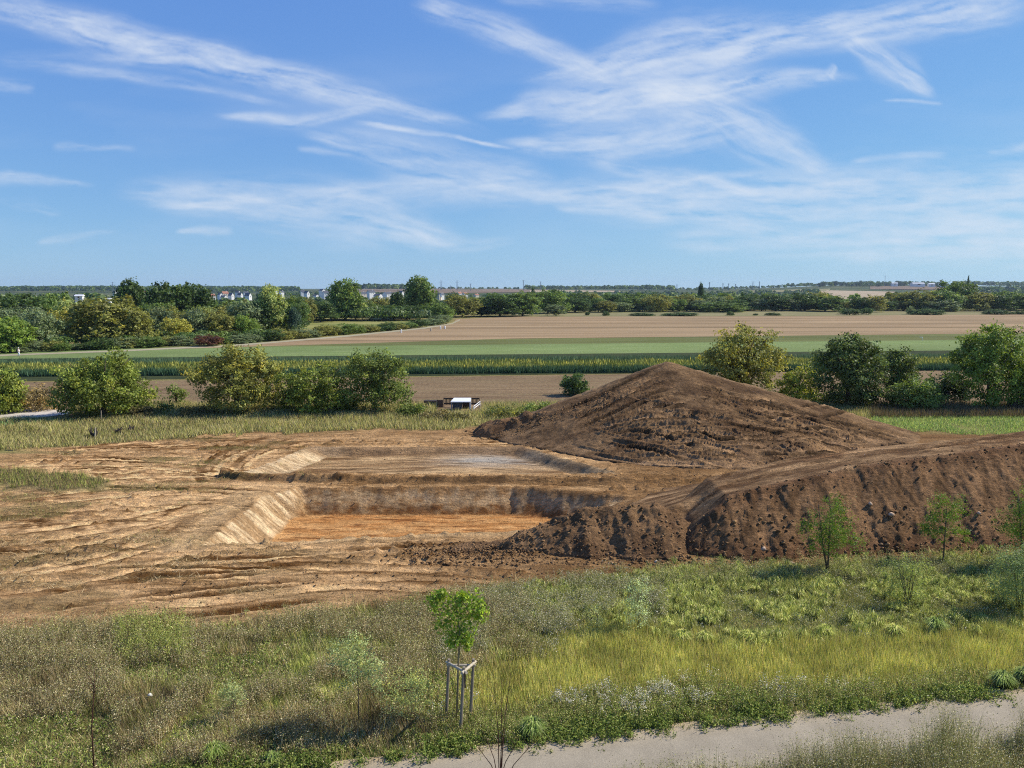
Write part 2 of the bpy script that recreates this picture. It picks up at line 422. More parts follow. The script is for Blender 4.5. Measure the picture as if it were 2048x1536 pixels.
w2b = sstep(0, .05, in2) * (1 - sstep(.9, 1, in2)) * sstep(57.6, 58.4, Y)
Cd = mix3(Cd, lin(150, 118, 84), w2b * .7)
# grassy ground elsewhere
gr = mix3(np.broadcast_to(lin(132, 118, 76), X.shape + (3,)), np.broadcast_to(lin(146, 142, 84), X.shape + (3,)), np.clip((fbm(X * .3, Y * .5, 4, 111) - .3) * 2.2, 0, 1))
gr = mix3(gr, lin(126, 108, 74), island * .6)
farg = mix3(np.broadcast_to(lin(66, 80, 46), X.shape + (3,)), np.broadcast_to(lin(110, 112, 70), X.shape + (3,)), np.clip((fbm(X / 170, Y / 60, 3, 121) - .35) * 2.6, 0, 1)) * .8
gr = mix3(gr, farg, sstep(300, 600, Y))
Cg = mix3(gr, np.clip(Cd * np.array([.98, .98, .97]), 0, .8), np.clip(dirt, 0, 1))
verts = np.stack([X, Y, Z], -1).reshape(-1, 3)
nx, ny = len(xs), len(ys)
idx = np.arange(nx * ny).reshape(ny, nx)
quads = np.stack([idx[:-1, :-1], idx[:-1, 1:], idx[1:, 1:], idx[1:, :-1]], -1).reshape(-1, 4)
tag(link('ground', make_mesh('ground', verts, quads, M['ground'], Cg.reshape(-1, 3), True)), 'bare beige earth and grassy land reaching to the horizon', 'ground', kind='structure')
def ground_z(x, y):
    ix = np.clip(np.searchsorted(xs, x), 1, nx - 1); iy = np.clip(np.searchsorted(ys, y), 1, ny - 1)
    return Z[iy, ix]

# ------------------------------------------------------------------ heaps of soil (heightfields standing on the ground)
def heap(name, label, hf, x0, x1, y0, y1, step, colf, cut=.03, tracks=None):
    gx, gy = np.arange(x0, x1, step), np.arange(y0, y1, step)
    A, B = np.meshgrid(gx, gy)
    h = hf(A, B)
    th_, tt_ = np.zeros_like(A), np.zeros_like(A)
    if tracks: tracks((gx, gy, th_, tt_)); h = h + th_ * sstep(.02, .3, h)
    keep = h > cut
    zz = np.where(keep, h, -.45)
    zz = zz + 0.0
    ids = np.arange(A.size).reshape(A.shape)
    q = np.stack([ids[:-1, :-1], ids[:-1, 1:], ids[1:, 1:], ids[1:, :-1]], -1).reshape(-1, 4)
    k = keep.ravel()
    q = q[k[q].any(1)]
    used = np.unique(q); remap = np.full(A.size, -1); remap[used] = np.arange(len(used))
    v = np.stack([A, B, zz], -1).reshape(-1, 3)[used]
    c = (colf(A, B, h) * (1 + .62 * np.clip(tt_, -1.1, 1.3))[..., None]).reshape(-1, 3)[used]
    return tag(link(name, make_mesh(name, v, remap[q], M['soil'], c, True)), label, 'soil heap')

PKX, PKY, PKZ = 12.9, 66.0, 5.75
def mound_h(A, B, bare=False):
    dx, dy = A - PKX, B - PKY
    rx = np.where(dx > 0, 21.5, 15.0); ry = np.where(dy < 0, 15.0, 11.0)
    ang = np.arctan2(dy, dx)
    r = (np.abs(dx / rx) ** 1.55 + np.abs(dy / ry) ** 1.55) ** (1 / 1.55) * (1 + .03 * np.sin(ang * 3 + 1) + .02 * np.sin(ang * 7))
    core = (PKZ + .2) * (1 - np.sqrt(r * r + .0006) ** .95)
    if bare: return core
    inn = sstep(0, .12, 1 - r)
    h = core + inn * ((fbm(A * .35, B * .45, 3, 141) - .5) * .4 + (fbm(A * 1.1, B * 1.5, 4, 143) - .5) * .20) + (fbm(A * 3.1, B * 3.1, 4, 151) - .5) * .10
    return h + inn * np.clip(fbm(A * .8, B * 1.1, 4, 157) - .60, 0, 1) * .35
sb, sl, sd = lin(122, 95, 66), lin(172, 138, 98), lin(86, 65, 45)
def mound_c(A, B, h):
    t = np.clip((fbm(A * .5, B * .8, 5, 161, .65) - .30) * 1.7, 0, 1)
    c = mix3(np.broadcast_to(sd, A.shape + (3,)), np.broadcast_to(sl, A.shape + (3,)), t)
    c = mix3(c, sb, np.full(A.shape, .30))
    c = mix3(c, lin(178, 144, 106), sstep(1.6, .1, h) * .5 * np.clip((fbm(A * .5, B * 1.5, 3, 165) - .3) * 2, 0, 1))
    c = mix3(c, lin(182, 150, 112), .55 * np.exp(-((B - PKY - .2) / .7) ** 2))
    return c
def mound_at(px, py):                        # point of the mound under a photo pixel
    dx, dy, dz = ray(px, py)
    t = np.linspace(48, 70, 900)
    d = CAMH + dz * t - np.maximum(mound_h(dx * t, dy * t, True), 0)
    i = np.argmax(d < 0) if (d < 0).any() else len(t) - 1
    return dx * t[i], dy * t[i]
def mound_tracks(g):
    q = random.Random(31)
    def run(pp, **k):
        jx, jy = q.uniform(-6, 6), q.uniform(-2, 2)
        pts = [mound_at(a + jx, b + jy) for a, b in pp]
        p = np.array(pts); t = np.linspace(0, 1, len(p)); u = np.linspace(0, 1, 30)
        cx_, cy_ = np.polyfit(t, p[:, 0], min(2, len(p) - 1)), np.polyfit(t, p[:, 1], min(2, len(p) - 1))
        track(list(zip(np.polyval(cx_, u), np.polyval(cy_, u))), k.get('gauge', 2.0), k.get('width', .32), k.get('depth', .06) * 1.3, k.get('tone', .6) * 1.15, k.get('tread', .3), g)
    for k in range(26):                      # down the right flank
        f = k / 25
        run([(1400 + 70 * f + q.uniform(-20, 20), 775 + 108 * f), (1560 - 20 * f, 818 + 88 * f), (1860 - 280 * f, 884 + 52 * f)], width=q.uniform(.3, .6), depth=q.uniform(.06, .12), tone=q.choice((-.9, .8, 1.2)))
    for k in range(11):                      # up the left flank
        f = k / 10
        run([(1120 + 60 * f, 838 + 46 * f), (1230 + 40 * f, 792 + 52 * f), (1338 + 30 * f, 742 + 66 * f)], width=q.uniform(.28, .5), depth=q.uniform(.05, .09), tone=q.choice((-.7, .6, .9)))
    for k in range(11):                      # sweeps across the foot
        f = k / 10
        run([(1180 + 30 * f, 868 + 62 * f), (1340 + 30 * f, 846 + 74 * f + q.uniform(-6, 6)), (1560 - 10 * f, 868 + 62 * f)], width=q.uniform(.3, .55), depth=q.uniform(.05, .11), tone=q.uniform(.4, 1.1))
    for k in range(9):
        f = k / 8
        run([(1150 + 40 * f, 872 + 20 * f), (1250 + 60 * f, 898 + 18 * f), (1380 + 70 * f, 934 + 6 * f)], width=q.uniform(.2, .4), depth=q.uniform(.04, .08), tone=q.choice((-.9, .9)))
    for k in range(26):                      # short stray passes, some crossing the others
        a, b = q.uniform(1220, 1640), q.uniform(790, 925)
        run([(a, b), (a + q.uniform(40, 110), b + q.uniform(-8, 34)), (a + q.uniform(120, 190), b + q.uniform(0, 44))], gauge=q.choice((.02, 1.9)), width=q.uniform(.2, .4), depth=q.uniform(.04, .09), tone=q.choice((-1, .8, 1)))
heap('soil_mound', 'large pointed brown soil mound covered with wheel tracks', mound_h, -4, 36, 50, 76, .085, mound_c, tracks=mound_tracks)

def spur_h(A, B):
    top = interp(A, [(-3.2, 0), (-2.3, .7), (-.6, 1.15), (1.2, 1.75), (3.5, 2.5), (6.5, 3.25), (8.5, 3.3), (11, 1.5)])
    yl = interp(A, [(-3, 63.2), (3, 63.6), (9, 64.2)])
    front = (B - (yl - top * .8)) / .8
    back = (yl + 3.5 - B) * .55
    h = np.minimum(np.minimum(top, front), back)
    return h + (fbm(A * 1.1, B * 1.1, 4, 171) - .5) * .7 * sstep(0, .5, h) + (fbm(A * 4, B * 4, 3, 172) - .5) * .22
def rough_c(A, B, h):
    t = np.clip((fbm(A * .8, B * .8, 5, 181) - .3) * 2.2, 0, 1)
    return mix3(np.broadcast_to(sd * 1.9, A.shape + (3,)), np.broadcast_to(sb * 1.95, A.shape + (3,)), t)
heap('soil_heap', 'rough dark brown soil heap tipped at the left foot of the large pointed mound', spur_h, -4, 11, 60.5, 68.5, .09, rough_c)

BANKH = [(6.6, .2), (7.4, 1.5), (8.6, 1.9), (10, 2.2), (15, 2.95), (19, 3.35), (23, 3.65), (26, 3.8), (30, 4.0), (40, 4.2)]
BANKY = [(6, 33.3), (8, 33.3), (15, 34.3), (23, 35.3), (32, 37.2), (40, 39)]
def bank_h(A, B):
    wob = (fbm(A * .35, B * .2, 3, 191) - .5) * .7 + (fbm(A * 1.7, B * .5, 3, 192) - .5) * .3
    top = interp(A, BANKH)
    yb = interp(A, BANKY) + wob
    sl = .88
    front = (B - yb) * sl
    lipw = yb + top / sl
    tw = interp(A, [(6, 3.5), (10, 4.0), (15, 4.0), (23, 3.1), (35, 3)])
    back = top - (B - lipw - tw) * .55
    crown = top + .0 * A
    # ramp running down to the left, towards the ground between the pits
    ramp = interp(A - (B - 41) * .8, [(3.0, -.3), (6.0, .2), (9, .95), (12.5, 2.0), (16, 2.8), (24, 3.5), (40, 4.0)])
    rw = np.minimum((B - (yb + 3.0)) * .9, (46.5 + (A - 9) * .12 - B) * .5)
    body = np.minimum(np.minimum(front, crown), back)
    body = np.where(A < 10.2, body - (10.2 - A) * .5 - .12 * np.clip(8.2 - A, 0, 9) ** 2, body)
    h = np.maximum(body, np.minimum(ramp, rw))
    face = sstep(0, .3, front) * (1 - sstep(-.2, .25, front - top)) * sstep(.1, .4, h)
    gul = fbm(A * 2.3 + B * .35, B * .45, 4, 201) - .5
    h += face * (fbm(A * 7.5, B * 7.5, 3, 208) - .5) * .15
    h += face * (gul * .14 + (fbm(A * 6 + B * 2, B * 2.2, 4, 203) - .5) * .15 + (fbm(A * 3.2 - B * 1.6, B * 1.0, 4, 206) - .5) * .13)
    h += (1 - face) * ((fbm(A * .8, B * 1.6, 4, 205) - .5) * .14)
    h += .14 * np.sin(2 * np.pi * ((A * .95 - B * .3) / .9)) * 0
    rim = .5 * np.exp(-((front - top) / .28) ** 2) * sstep(.4, 1, top)
    h += rim * ((fbm(A * 1.5, B * 1.5, 3, 207) - .45) * .5)
    return h
def bank_c(A, B, h):
    yb = interp(A, BANKY); top = interp(A, BANKH)
    lip = yb + top / .88
    onto = sstep(-.1, .7, B - lip + (fbm(A * .8, B * .8, 3, 211) - .5) * .9)
    t = np.clip((fbm(A * 2.6 - B * 1.2, B * .8, 5, 213, .6) - .30) * 2.4, 0, 1)
    face = mix3(np.broadcast_to(lin(112, 85, 58), A.shape + (3,)), np.broadcast_to(lin(162, 125, 88), A.shape + (3,)), t)
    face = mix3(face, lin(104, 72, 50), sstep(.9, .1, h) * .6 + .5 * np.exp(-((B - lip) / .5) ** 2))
    st = np.clip((fbm(A * .5, B * 1.6 - A * .3, 5, 215, .65) - .3) * 2.0, 0, 1)
    topc = mix3(np.broadcast_to(lin(112, 84, 57), A.shape + (3,)), np.broadcast_to(lin(186, 150, 108), A.shape + (3,)), np.clip(st * 1.3 - .15, 0, 1))
    return mix3(face, topc, onto)
def bank_tracks(g):
    q = random.Random(17)
    for k in range(16):
        o = q.uniform(.3, 3.2); x0 = q.uniform(6, 24); L = q.uniform(4, 12)
        track([(x0 + L * t, float(interp(x0 + L * t, BANKY) + interp(x0 + L * t, BANKH) / .88 + o + q.uniform(-.1, .1) - .06 * L * t * 0)) for t in np.linspace(0, 1, 14)], q.choice((.02, 1.6)), q.uniform(.15, .3), q.uniform(.02, .05), q.uniform(-.9, .9), .3, g)
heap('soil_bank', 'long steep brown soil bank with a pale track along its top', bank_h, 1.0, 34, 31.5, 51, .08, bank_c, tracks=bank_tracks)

def near_h(A, B):
    top = interp(A, [(-3.6, -.05), (-2.2, .08), (-.3, .2), (.9, .6), (2.4, 1.25), (3.5, 1.72), (4.4, 1.62), (5.6, 1.74), (6.9, 1.78), (7.8, 1.45), (9.4, .2)])
    yc = interp(A, [(-4.5, 34.8), (0, 35.4), (4, 36.3), (8, 36.2)])
    wob = (fbm(A * .8, B * .4, 3, 221) - .5) * .8
    front = (B - (yc - top / .72) + wob) * .72
    back = (yc + 1.0 + top * .9 - B + wob) * .75
    h = np.minimum(np.minimum(front, back), top)
    lump = fbm(A * 1.2, B * 1.2, 4, 231) - .5
    return h + sstep(-.05, .4, h) * (lump * .55 + (fbm(A * 4.2, B * 4.2, 4, 233) - .5) * .22)
heap('soil_heap', 'low cloddy dark soil heap at the left end of the long bank', near_h, -6, 10, 32, 40, .06, rough_c)

def hz(x, y):                                # top of ground or heaps
    x, y = np.asarray(x, float), np.asarray(y, float)
    g = ground_z(x, y)
    b = np.where((x > 1) & (x < 34) & (y > 31.5) & (y < 51), bank_h(x, y), -9)
    n = np.where((x > -6) & (x < 10) & (y > 32) & (y < 40), near_h(x, y), -9)
    s = np.where((x > -4) & (x < 11) & (y > 60.5) & (y < 68.5), spur_h(x, y), -9)
    m = np.where((x > -4) & (x < 36) & (y > 50) & (y < 76), mound_h(x, y), -9)
    return np.maximum.reduce([g, b, n, s, m])

# clods of soil: nobody could count them
t_ = (1 + 5 ** .5) / 2
ICO_V = np.array([(-1, t_, 0), (1, t_, 0), (-1, -t_, 0), (1, -t_, 0), (0, -1, t_), (0, 1, t_), (0, -1, -t_), (0, 1, -t_), (t_, 0, -1), (t_, 0, 1), (-t_, 0, -1), (-t_, 0, 1)]) / 1.9
ICO_F = np.array([(0, 11, 5), (0, 5, 1), (0, 1, 7), (0, 7, 10), (0, 10, 11), (1, 5, 9), (5, 11, 4), (11, 10, 2), (10, 7, 6), (7, 1, 8), (3, 9, 4), (3, 4, 2), (3, 2, 6), (3, 6, 8), (3, 8, 9), (4, 9, 5), (2, 4, 11), (6, 2, 10), (8, 6, 7), (9, 8, 1)])
def clods(x, y, size, c):
    n = len(x)
    z = hz(x, y)
    v = ICO_V[None] * (1 + rng.uniform(-.35, .35, (n, 12, 1))) * size[:, None, None] * rng.uniform(.6, 1.3, (n, 1, 3)) * np.array([1, 1, .75])
    v = v + np.stack([x, y, z + size * .15], -1)[:, None, :]
    f = ICO_F[None] + (np.arange(n) * 12)[:, None, None]
    return v.reshape(-1, 3), f.reshape(-1, 3), np.repeat(c, 12, 0)
def ground_scatter(n, px0, px1, py0, py1):
    px, py = rng.uniform(px0, px1, n), rng.uniform(py0, py1, n)
    p = np.array([G(a, b) for a, b in zip(px, py)])
    return p[:, 0], p[:, 1]
cx, cy, cs = [], [], []
def put(x, y, lo, hi):
    cx.append(x); cy.append(y); cs.append(lo + (hi - lo) * rng.random(len(x)) ** 3)
n = 2600; put(rng.uniform(-4.5, 8, n), 33.2 + rng.random(n) ** 1.5 * 3.2, .012, .085)
n = 1500; put(rng.uniform(-5, 1, n), rng.normal(34.9, .5, n), .012, .07)
n = 1500; xx = rng.uniform(8, 30, n); put(xx, interp(xx, BANKY) + rng.random(n) ** 1.8 * 2.0 - .2, .02, .10)
n = 420; xx = rng.uniform(8, 30, n); put(xx, interp(xx, BANKY) + interp(xx, BANKH) / .88 + rng.normal(0, .4, n), .02, .08)
n = 150; xx = rng.uniform(8, 30, n); put(xx, interp(xx, BANKY) + rng.random(n) * interp(xx, BANKH) / .88, .015, .10)
n = 700; put(rng.uniform(-3, 8, n), rng.uniform(61.3, 63.8, n), .02, .11)
n = 500; put(rng.uniform(-9, 8, n), rng.uniform(31.5, 34.5, n), .015, .07)
a, b = ground_scatter(700, 300, 820, 1160, 1240); put(a, b, .015, .045)
a, b = ground_scatter(260, 0, 1000, 1090, 1190); put(a, b, .015, .06)
a, b = ground_scatter(140, 0, 1000, 870, 980); put(a, b, .02, .07)
n = 350; put(rng.uniform(-17, 14, n), rng.normal(49.3, .35, n), .025, .08)
n = 400; put(rng.uniform(1, 30, n), rng.uniform(54, 66, n), .02, .08)
cx, cy, cs = map(np.concatenate, (cx, cy, cs))
cc = (sd + (sl - sd) * rng.random((len(cx), 1)) * .8)
gi_ = (np.clip(np.searchsorted(ys, cy), 1, ny - 1), np.clip(np.searchsorted(xs, cx), 1, nx - 1))
onlow = ((cx < -4.5) | (cy > 48)) & (cx < 4)
cc = cc * 1.5
cc = np.where(onlow[:, None], Cg[gi_] * rng.uniform(.55, .95, (len(cx), 1)), cc)
v, f, c = clods(cx, cy, cs, cc)
tag(link('soil_clods', make_mesh('soil_clods', v, f, M['soil'], c, True)), 'loose clods of brown soil lying over the heaps and the dirt', 'soil clods', kind='stuff')

def stone(px, py, y, size, label, mat='stone', flat=.7):
    size *= .72
    x, z = D(px, py, y)
    z = float(hz(np.array([x]), np.array([y]))[0])
    v = ICO_V * (1 + rng.uniform(-.4, .4, (12, 1))) * np.array([size, size * .8, size * flat])
    o = link('stone', make_mesh('stone', v, ICO_F, M[mat], smooth=False), None, (x, y, z + size * flat * .15))
    if mat == 'none': o.modifiers.new('round', 'SUBSURF').render_levels = 1
    o.rotation_euler = (0, 0, rng.uniform(0, 6))
    return tag(o, label, 'stone')
stone(1740, 1003, 36.6, .20, 'round pale brown stone high on the bank between the two nearest saplings')
stone(1782, 1035, 36.1, .22, 'upright pale stone halfway down the bank left of the second sapling')
stone(1955, 1063, 36.5, .17, 'small whitish stone low on the bank right of the second sapling')
stone(1527, 1095, 34.3, .22, 'flat brown stone low on the bank left of the first sapling')
stone(1582, 1132, 33.4, .34, 'pinkish broken slab at the foot of the bank beside the first sapling', flat=.3)
stone(1313, 1127, 33.6, .13, 'small yellowish stone at the foot of the cloddy heap', 'whitestone')
x_, y_ = G(300, 1402)
o = stone(300, 1402, y_, .13, 'white stone lying in the weeds left of the grass trail', 'whitestone', .5)
o.location.z += .18

# ------------------------------------------------------------------ fields (sheets just above the ground)
def sheet(name, pix, mat, z, label=None, cat=None):
    v = [(*G(px, py), z) for px, py in pix]
    return tag(link(name, make_mesh(name, v, [tuple(range(len(v)))], mat)), label, cat, kind='structure')
L_, R_ = -260, 2300
def yl(a, b): return lambda px: a + (b - a) * px / 2048
def band(name, far, near, mat, z, label):
    fa, ne = yl(*far), yl(*near)
    return sheet(name, [(L_, ne(L_)), (R_, ne(R_)), (R_, fa(R_)), (L_, fa(L_))], mat, z, label, 'field')
M['plough'] = field_mat('ploughed_earth', lin(138, 112, 84) * .62, lin(172, 146, 110) * .66, .9, (.12, 1, 1), (1.2, lin(140, 134, 88) * .7, .5), .8, .3)
M['crop_soil'] = field_mat('crop_soil', lin(50, 58, 38), lin(70, 76, 46), .8, (.3, 1, 1))
M['cabbage'] = field_mat('pale_green_crop', lin(148, 162, 104) * .72, lin(128, 148, 86) * .72, .35, (.3, 1, 1), None, .8, .22)
M['olive'] = field_mat('olive_grass', lin(112, 120, 68) * .7, lin(136, 136, 84) * .7, .2, (.12, 1, 1), (.5, lin(84, 92, 52) * .6, .7), .5)
M['stubble'] = field_mat('stubble', lin(172, 144, 108) * .66, lin(198, 170, 130) * .66, .10, (.12, 1, 1), (.16, lin(118, 110, 70) * .36, .7), .5, .16)
M['drygrass'] = field_mat('dry_grass', lin(150, 146, 98) * .6, lin(184, 170, 126) * .6, .08, (.25, 1, 1), (.1, lin(110, 116, 66), .7), .4)
M['meadow'] = field_mat('far_meadow', lin(136, 142, 78) * .68, lin(176, 168, 104) * .68, .06, (.3, 1, 1), (.12, lin(104, 118, 60), .7), .4)
M['gravel'] = field_mat('pale_gravel', lin(206, 194, 178) * .75, lin(228, 218, 204) * .75, 1.5, (1, 1, 1), None, .4, .12)
M['track'] = field_mat('grass_track', lin(178, 170, 136) * .7, lin(200, 188, 156) * .7, .8, (1, 1, 1), None, .3, .15)
band('ploughed_field', (766, 738), (842, 822), M['plough'], .03, 'brown harrowed field beyond the hedge')
band('crop_soil', (716, 700), (763, 737), M['crop_soil'], .035, 'dark soil under the tall crop rows')
band('green_field', (699, 679), (718, 700), M['cabbage'], .04, 'pale green field of low crop')
band('olive_strip', (690, 666), (699, 679), M['olive'], .045, 'olive green grass strip beside the stubble')
sheet('stubble_field', [(330, 699), (1024, 677.5), (R_, 664), (R_, 626), (2048, 629), (1640, 632), (1040, 633.5), (912, 638), (905, 648), (850, 658), (700, 673), (560, 685)], M['stubble'], .05, 'wide beige stubble field', 'field')
sheet('dry_meadow', [(1040, 633.5), (1640, 632), (2048, 629), (R_, 626), (R_, 620), (1024, 624)], M['drygrass'], .05, 'dry grass strip at the edge of the far wood', 'field')
sheet('far_meadow', [(585, 670), (700, 665), (850, 652), (905, 643), (880, 640), (590, 642)], M['meadow'], .05, 'yellow green meadow behind the hedge row', 'field')
tr = [(-260, 717), (0, 711.5), (250, 702), (480, 690.5), (560, 684), (700, 672), (850, 656.5), (905, 647), (920, 640)]
sheet('field_track', [(a, b - 1.6) for a, b in tr] + [(a, b + 1.4) for a, b in tr[::-1]], M['track'], .06, 'pale track along the edge of the wood', 'path')
sheet('gravel_track', [(-200, 832), (-100, 822), (60, 820), (150, 821), (132, 830), (60, 838), (-200, 848)], M['gravel'], .06, 'pale gravel track behind the left hedge', 'path')
# asphalt path
M['asphalt'] = None
m, nt = new_mat('asphalt')
n1 = noise_at(nt, 42, 4, .85); n2 = noise_at(nt, .7, 5, .6); n3 = noise_at(nt, 12, 4, .7)
c = mixc(nt, ramp(nt, n2, .35, .65, 0, 1), lin(162, 151, 129) * .75, lin(180, 168, 144) * .75)
at = N(nt, 'ShaderNodeAttribute', attribute_name='col')
c = mixc(nt, mathn(nt, 'MULTIPLY', at.outputs['Fac'], ramp(nt, n3, .3, .6, .5, 1)), c, lin(206, 180, 136) * .84)
c = mixc(nt, 1.0, c, ramp(nt, n1, .3, .7, .6, 1.4), 'MULTIPLY')
finish(nt, c, .9, n1, .6, .012, .2)
M['asphalt'] = m
px_ = np.linspace(-14, 34, 200)
w_ = np.linspace(0, 1, 14)
AX, AW = np.meshgrid(px_, w_)
edge = (fbm(AX * 1.4, AX * 0 + 2, 4, 5) - .5) * .14
AY = path_far_y(AX) - AW * PATH_W + edge * (1 - AW) ** 3
ac = np.clip(np.exp(-(AW / .10)) + .7 * np.exp(-((1 - AW) / .07)), 0, 1)
ii = np.arange(AX.size).reshape(AX.shape)
q = np.stack([ii[:-1, :-1], ii[1:, :-1], ii[1:, 1:], ii[:-1, 1:]], -1).reshape(-1, 4)
tag(link('path', make_mesh('path', np.stack([AX, AY, .035 + 0 * AX], -1).reshape(-1, 3), q, m, np.repeat(ac.reshape(-1, 1), 3, 1), True)), 'grey asphalt path with sandy edges', 'path', kind='structure')
# ------------------------------------------------------------------ leaves, blades, weeds (vectorised builders)
def unit(a): return a / (np.linalg.norm(a, axis=-1, keepdims=True) + 1e-9)
def leaf_quads(c, nrm, size, aspect=.55):
    n = len(c)
    a = unit(np.cross(nrm, rng.normal(size=(n, 3))))
    b = np.cross(unit(nrm), a)
    s = np.asarray(size).reshape(-1, 1) * np.ones((n, 1))
    a = a * s * .5; b = b * s * .5 * aspect
    v = np.stack([c - a, c + b - a * .1, c + a, c - b - a * .1], 1).reshape(-1, 3)
    return v, np.arange(4 * n).reshape(-1, 4)
def crown(lobes, n_clump, per, leaf, clump_r, var=.22, yellow=0.0, droop=0, fill=.3, aspect=.55, bottom=-.55):
    L = np.array(lobes, float)
    w = (L[:, 3] * L[:, 4] + L[:, 4] * L[:, 5] + L[:, 3] * L[:, 5]); w /= w.sum()
    k = rng.choice(len(L), n_clump, p=w)
    d = unit(rng.normal(size=(n_clump * 3, 3)))
    d = d[d[:, 2] > bottom][:n_clump]; k = k[:len(d)]
    r = np.where(rng.random(len(d)) < fill, rng.uniform(.35, .85, len(d)), rng.uniform(.82, 1.08, len(d)) + .22 * (rng.random(len(d)) < .12))
    cc = L[k, :3] + d * L[k, 3:6] * r[:, None]
    tone = 1 + rng.normal(0, var, (len(d), 1)); hue = rng.random((len(d), 1)) < yellow
    cr = clump_r * rng.uniform(.6, 1.4, (len(d), 1))
    c = np.repeat(cc, per, 0) + rng.normal(size=(len(d) * per, 3)) * np.repeat(cr, per, 0) * np.array([1, 1, .75])
    if droop: c[:, 2] -= np.abs(rng.normal(size=len(c))) * droop
    nr = unit(np.repeat(d, per, 0) * .7 + rng.normal(size=c.shape) * .75 + np.array([0, 0, .35]))
    v, f = leaf_quads(c, nr, leaf * rng.uniform(.6, 1.35, len(c)), aspect)
    col = np.repeat(tone, per, 0) * (1 + rng.normal(0, .16, (len(c), 1))) * np.array([1, 1, 1])
    col = np.clip(col, .3, 2.0)
    hy = np.repeat(hue, per, 0)
    col = np.where(hy, col * np.array([1.45, 1.25, .9]), col)
    return v, f, np.repeat(col, 4, 0)
def blades(x, y, z, h, w, lean, col, tipw=.0):
    n = len(x)
    a = rng.uniform(0, 6.283, n); l = rng.uniform(0, 6.283, n)
    dx, dy = np.cos(a) * w * .5, np.sin(a) * w * .5
    lx, ly = np.cos(l) * lean * h, np.sin(l) * lean * h
    b = np.stack([x, y, z - .02], -1)
    v = np.stack([b + np.stack([dx, dy, 0 * dx], -1), b - np.stack([dx, dy, 0 * dx], -1), b + np.stack([lx, ly, h], -1)], 1)
    return v.reshape(-1, 3), np.arange(3 * n).reshape(-1, 3), np.repeat(col, 3, 0)
def pick(pal, n, jit=.18):
    cols = np.array([p[0] for p in pal]); w = np.array([p[1] for p in pal], float); w /= w.sum()
    c = cols[rng.choice(len(cols), n, p=w)]
    return c * (1 + rng.normal(0, jit, (n, 1))).clip(.4, 1.8)
def weeds(x, y, z, h, stems, flecks, fleck, pal_s, pal_f, spread=.12, w=.012):
    n = len(x)
    bx = np.repeat(x, stems) + rng.normal(0, spread * .5, n * stems); byy = np.repeat(y, stems) + rng.normal(0, spread * .5, n * stems)
    bz = np.repeat(z, stems); hh = np.repeat(h, stems) * rng.uniform(.55, 1.1, n * stems)
    l = rng.uniform(0, 6.283, len(bx)); ln = rng.uniform(.05, .45, len(bx))
    pt = np.repeat(np.clip(1 + rng.normal(0, .22, n), .5, 1.6), stems)
    tip = np.stack([bx + np.cos(l) * ln * hh, byy + np.sin(l) * ln * hh, bz + hh], -1)
    base = np.stack([bx, byy, bz - .02], -1)
    a = rng.uniform(0, 6.283, len(bx)); wv = np.stack([np.cos(a), np.sin(a), 0 * a], -1) * w * .5
    sv = np.stack([base - wv, base + wv, tip], 1).reshape(-1, 3)
    sc = np.repeat(pick(pal_s, len(bx)) * pt[:, None], 3, 0)
    t = rng.uniform(.25, 1.05, (len(bx), flecks, 1)) ** .8
    c = base[:, None] + (tip - base)[:, None] * t + rng.normal(0, .035, (len(bx), flecks, 3))
    c = c.reshape(-1, 3)
    nr = unit(rng.normal(size=c.shape) + np.array([0, 0, .4]))
    fv, ff = leaf_quads(c, nr, fleck * rng.uniform(.5, 1.4, len(c)), .6)
    fc = np.repeat(pick(pal_f, len(c)) * np.repeat(pt, flecks)[:, None], 4, 0)
    return (sv, np.arange(len(sv)).reshape(-1, 3), sc), (fv, ff, fc)
class Stuff:                                 # gathers triangles and quads, links them as one object
    def __init__(s): s.t, s.q = [], []
    def tri(s, p): s.t.append(p)
    def quad(s, p): s.q.append(p)
    def weeds(s, p): s.t.append(p[0]); s.q.append(p[1])
    def build(s, name, label, cat, mat='grass', kind='stuff', parent=None, loc=None):
        V, T, Q, C, n = [], [], [], [], 0
        for lst, out in ((s.t, T), (s.q, Q)):
            for v, f, c in lst:
                V.append(v); out.append(f + n); C.append(c); n += len(v)
        # quads with a repeated last corner would be degenerate: split quads into triangles instead
        F_ = list(T)
        for q in Q: F_ += [q[:, [0, 1, 2]], q[:, [0, 2, 3]]]
        o = link(name, make_mesh(name, np.concatenate(V), np.concatenate(F_), M[mat], np.concatenate(C)), parent, loc)
        return tag(o, label, cat, kind=kind) if kind else o

